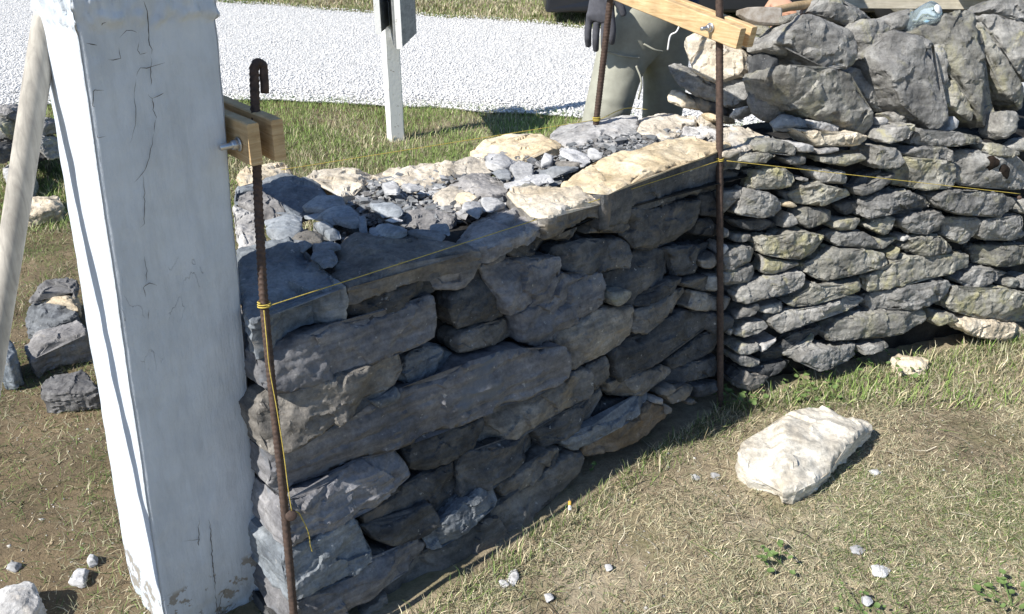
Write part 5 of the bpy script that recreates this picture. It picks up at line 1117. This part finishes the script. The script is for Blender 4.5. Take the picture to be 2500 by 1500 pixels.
# longer growth at the foot of both walls
n_ = 5200; tt = R2.uniform(size=n_); q_ = np.where((R2.uniform(size=n_) < .38)[:, None], V(-.23, 1.16) + tt[:, None] * (BR[:2] - V(-.23, 1.16)), BR[:2] + tt[:, None] * UB[:2] * 1.5)
off_ = np.abs(R2.normal(size=n_)) * .045 + .008; X = q_[:, 0] + off_ * .55; Y = q_[:, 1] - off_ * .85
lean = np.radians(np.clip(R2.normal(48, 22, n_), 5, 88)); gn = np.full(n_, .5)
blades('grass_tufts', X, Y, R2.uniform(.012, .045, n_), R2.uniform(.001, .0022, n_), lean, colmix(R2, n_, gn, GREEN, DRY), 'longer grass along the foot of the walls', seed=5)
# left of the post
n_ = 150000; X = R2.uniform(-2.6, -.55, n_); Y = R2.uniform(.8, 4.9, n_); nz_ = fbm(np.column_stack([X * 2.2, Y * 2.2, X * 0 + 3]), 3)
den = np.clip(.6 + nz_ * .8 + .12 * (Y - 2), .12, 1); k = (R2.uniform(size=n_) < den) & wallmask(X, Y); X, Y = X[k], Y[k]; n_ = len(X)
gn = np.clip(.45 + .5 * fbm(np.column_stack([X * 2 + 7, Y * 2, X * 0]), 2) + .12 * (Y - 2), .1, .9); lean = np.radians(np.clip(R2.normal(66, 18, n_), 10, 90))
blades('grass', X, Y, R2.uniform(.008, .038, n_), R2.uniform(.0008, .0020, n_), lean, colmix(R2, n_, np.clip(gn + .2, 0, .9), GREEN, DRY) * .9, 'rough grass and soil left of the white post', seed=6)
# verge between wall and drive, and beyond the drive
n_ = 170000; X = R2.uniform(-3.2, 2.2, n_); yn_ = np.interp(X, xs, yn); Y = 1.9 + R2.uniform(0, 1, n_) * (yn_ + .10 - 1.9)
k = wallmask(X, Y) & ~((X < -.55) & (Y < 3.2)); X, Y = X[k], Y[k]; n_ = len(X)
gn = np.clip(.62 + .6 * fbm(np.column_stack([X * 1.6, Y * 1.6, X * 0 + 9]), 2) + .14 * (Y - 3.9), .08, .95); lean = np.radians(np.clip(R2.normal(45, 22, n_), 5, 88))
blades('grass', X, Y, R2.uniform(.018, .06, n_), R2.uniform(.0014, .0034, n_), lean, colmix(R2, n_, gn, [(.17, .26, .065), (.23, .33, .09), (.31, .39, .14)], DRY), 'green grass verge between the wall and the gravel drive', seed=7)
n_ = 80000; X = R2.uniform(-6, 5, n_); yf_ = np.interp(X, xs, yf); Y = yf_ - .12 + R2.uniform(0, 1, n_) ** 1.5 * 4.5
gn = np.clip(.5 + .5 * fbm(np.column_stack([X, Y, X * 0]), 2), .1, .9); lean = np.radians(np.clip(R2.normal(50, 22, n_), 5, 88))
blades('grass', X, Y, R2.uniform(.03, .08, n_), R2.uniform(.004, .009, n_), lean, colmix(R2, n_, gn, [(.14, .20, .05), (.2, .26, .08)], DRY), 'grass beyond the gravel drive', seed=8)
n_ = 26000; X = np.concatenate([R2.uniform(-.4, 2.3, n_ * 2 // 3), R2.uniform(-2.2, -.6, n_ - n_ * 2 // 3)]); Y = R2.uniform(.75, 2.7, n_); k = wallmask(X, Y); X, Y = X[k], Y[k]; n_ = len(X)
P_, Fc = octa(n_, X, Y, gzf(X, Y) + .0008, R2, R2.uniform(.0007, .0032, n_) * (1 + 1.2 * (R2.random(n_) < .03)))
cc = np.repeat(np.array([(.33, .26, .17), (.45, .38, .27), (.22, .17, .11), (.5, .48, .44), (.30, .27, .2)])[R2.integers(0, 5, n_)] * R2.uniform(.7, 1.2, n_)[:, None], 6, 0)
sb = fast_mesh('soil_crumbs', P_, Fc, 3, tint_mat('crumb', .9), cc); sb['kind'] = 'stuff'; tag(sb, 'crumbs of soil and grit on the ground in front of the wall', 'soil')
# ------------------------------------------------------------------ weeds: broad leaves
LEAF = MT('weed_leaf', .6, .3); LEAF.col(LEAF.ramp(LEAF.noise(LEAF.vec(), 60, 3), [(.3, (.09, .15, .04)), (.7, (.16, .23, .08))])); LEAF = LEAF.m
def weed(x, y, n_, r_, s_, label, seed):
    R_ = np.random.default_rng(seed); root = empty('weed_plant', (x, y, 0), label, 'weed'); vv = []; ff2 = []
    for i in range(n_):
        a = R_.uniform(0, 6.28); d_ = r_ * math.sqrt(R_.uniform(.02, 1)); c_ = V(x + d_ * math.cos(a), y + d_ * math.sin(a), R_.uniform(.008, .035)); b = R_.uniform(0, 6.28); sz = s_ * R_.uniform(.6, 1.2)
        tl2 = V(R_.normal() * .3, R_.normal() * .3); k0 = len(vv); vv.append(c_ - V(0, 0, .002))
        for j in range(9):
            th = 2 * math.pi * j / 9; rr_ = sz * (1 - .28 * (j == 0)) * (.85 + .2 * R_.random()); dx, dy = rr_ * math.cos(th + b), rr_ * .85 * math.sin(th + b); vv.append(c_ + V(dx, dy, dx * tl2[0] + dy * tl2[1] + .0015))
        for j in range(9): ff2.append([k0, k0 + 1 + j, k0 + 1 + (j + 1) % 9])
    mesh_np('leaves', vv, ff2, LEAF, root, True, (x, y, 0))
    st_ = []; sf = []
    for i in range(0, min(n_, 14)):
        c_ = vv[i * 10]; k0 = len(st_); st_ += [V(x, y, 0), V(x + .0015, y, 0), c_ + V(.001, 0, 0), c_]; sf.append([k0, k0 + 1, k0 + 2, k0 + 3])
    mesh_np('stems', st_, sf, LEAF, root, False, (x, y, 0))
for (px2_, py2_, n_, r_, s_, lb) in [(1800, 975, 42, .075, .009, 'small leafy clover plant beside the foot of the middle rebar'), (1985, 950, 50, .12, .008, 'clover patch above the large cream stone'), (2150, 905, 40, .12, .007, 'sparse clover in the grass near the flat cream stone'),
                                     (1905, 1375, 16, .05, .008, 'round leaved weed in the dry grass near the bottom middle right'), (2470, 1480, 26, .07, .009, 'broad leaved weed in the bottom right corner'), (2100, 1490, 20, .07, .006, 'clover at the bottom edge right of the middle'), (1440, 1152, 3, .012, .007, 'tiny three leaf clover in shade at the wall foot')]:
    q_ = onz(px2_, py2_, 0); weed(q_[0], q_[1], n_, r_, s_, lb, int(px2_))
# cigarette end
q_ = onz(1391, 1246, .008); q2 = onz(1391, 1224, .02)
cg = empty('cigarette_butt', q_, 'cigarette end standing in the grass at the foot of the shaded wall', 'cigarette end')
CF = MT('cigarette_filter', .8); CF.col((.72, .42, .08)); tube('filter', [q_ + (q2 - q_) * .5, q2], .0038, CF.m, cg, 12); tube('paper', [q_, q_ + (q2 - q_) * .5], .0037, WH, cg, 12)
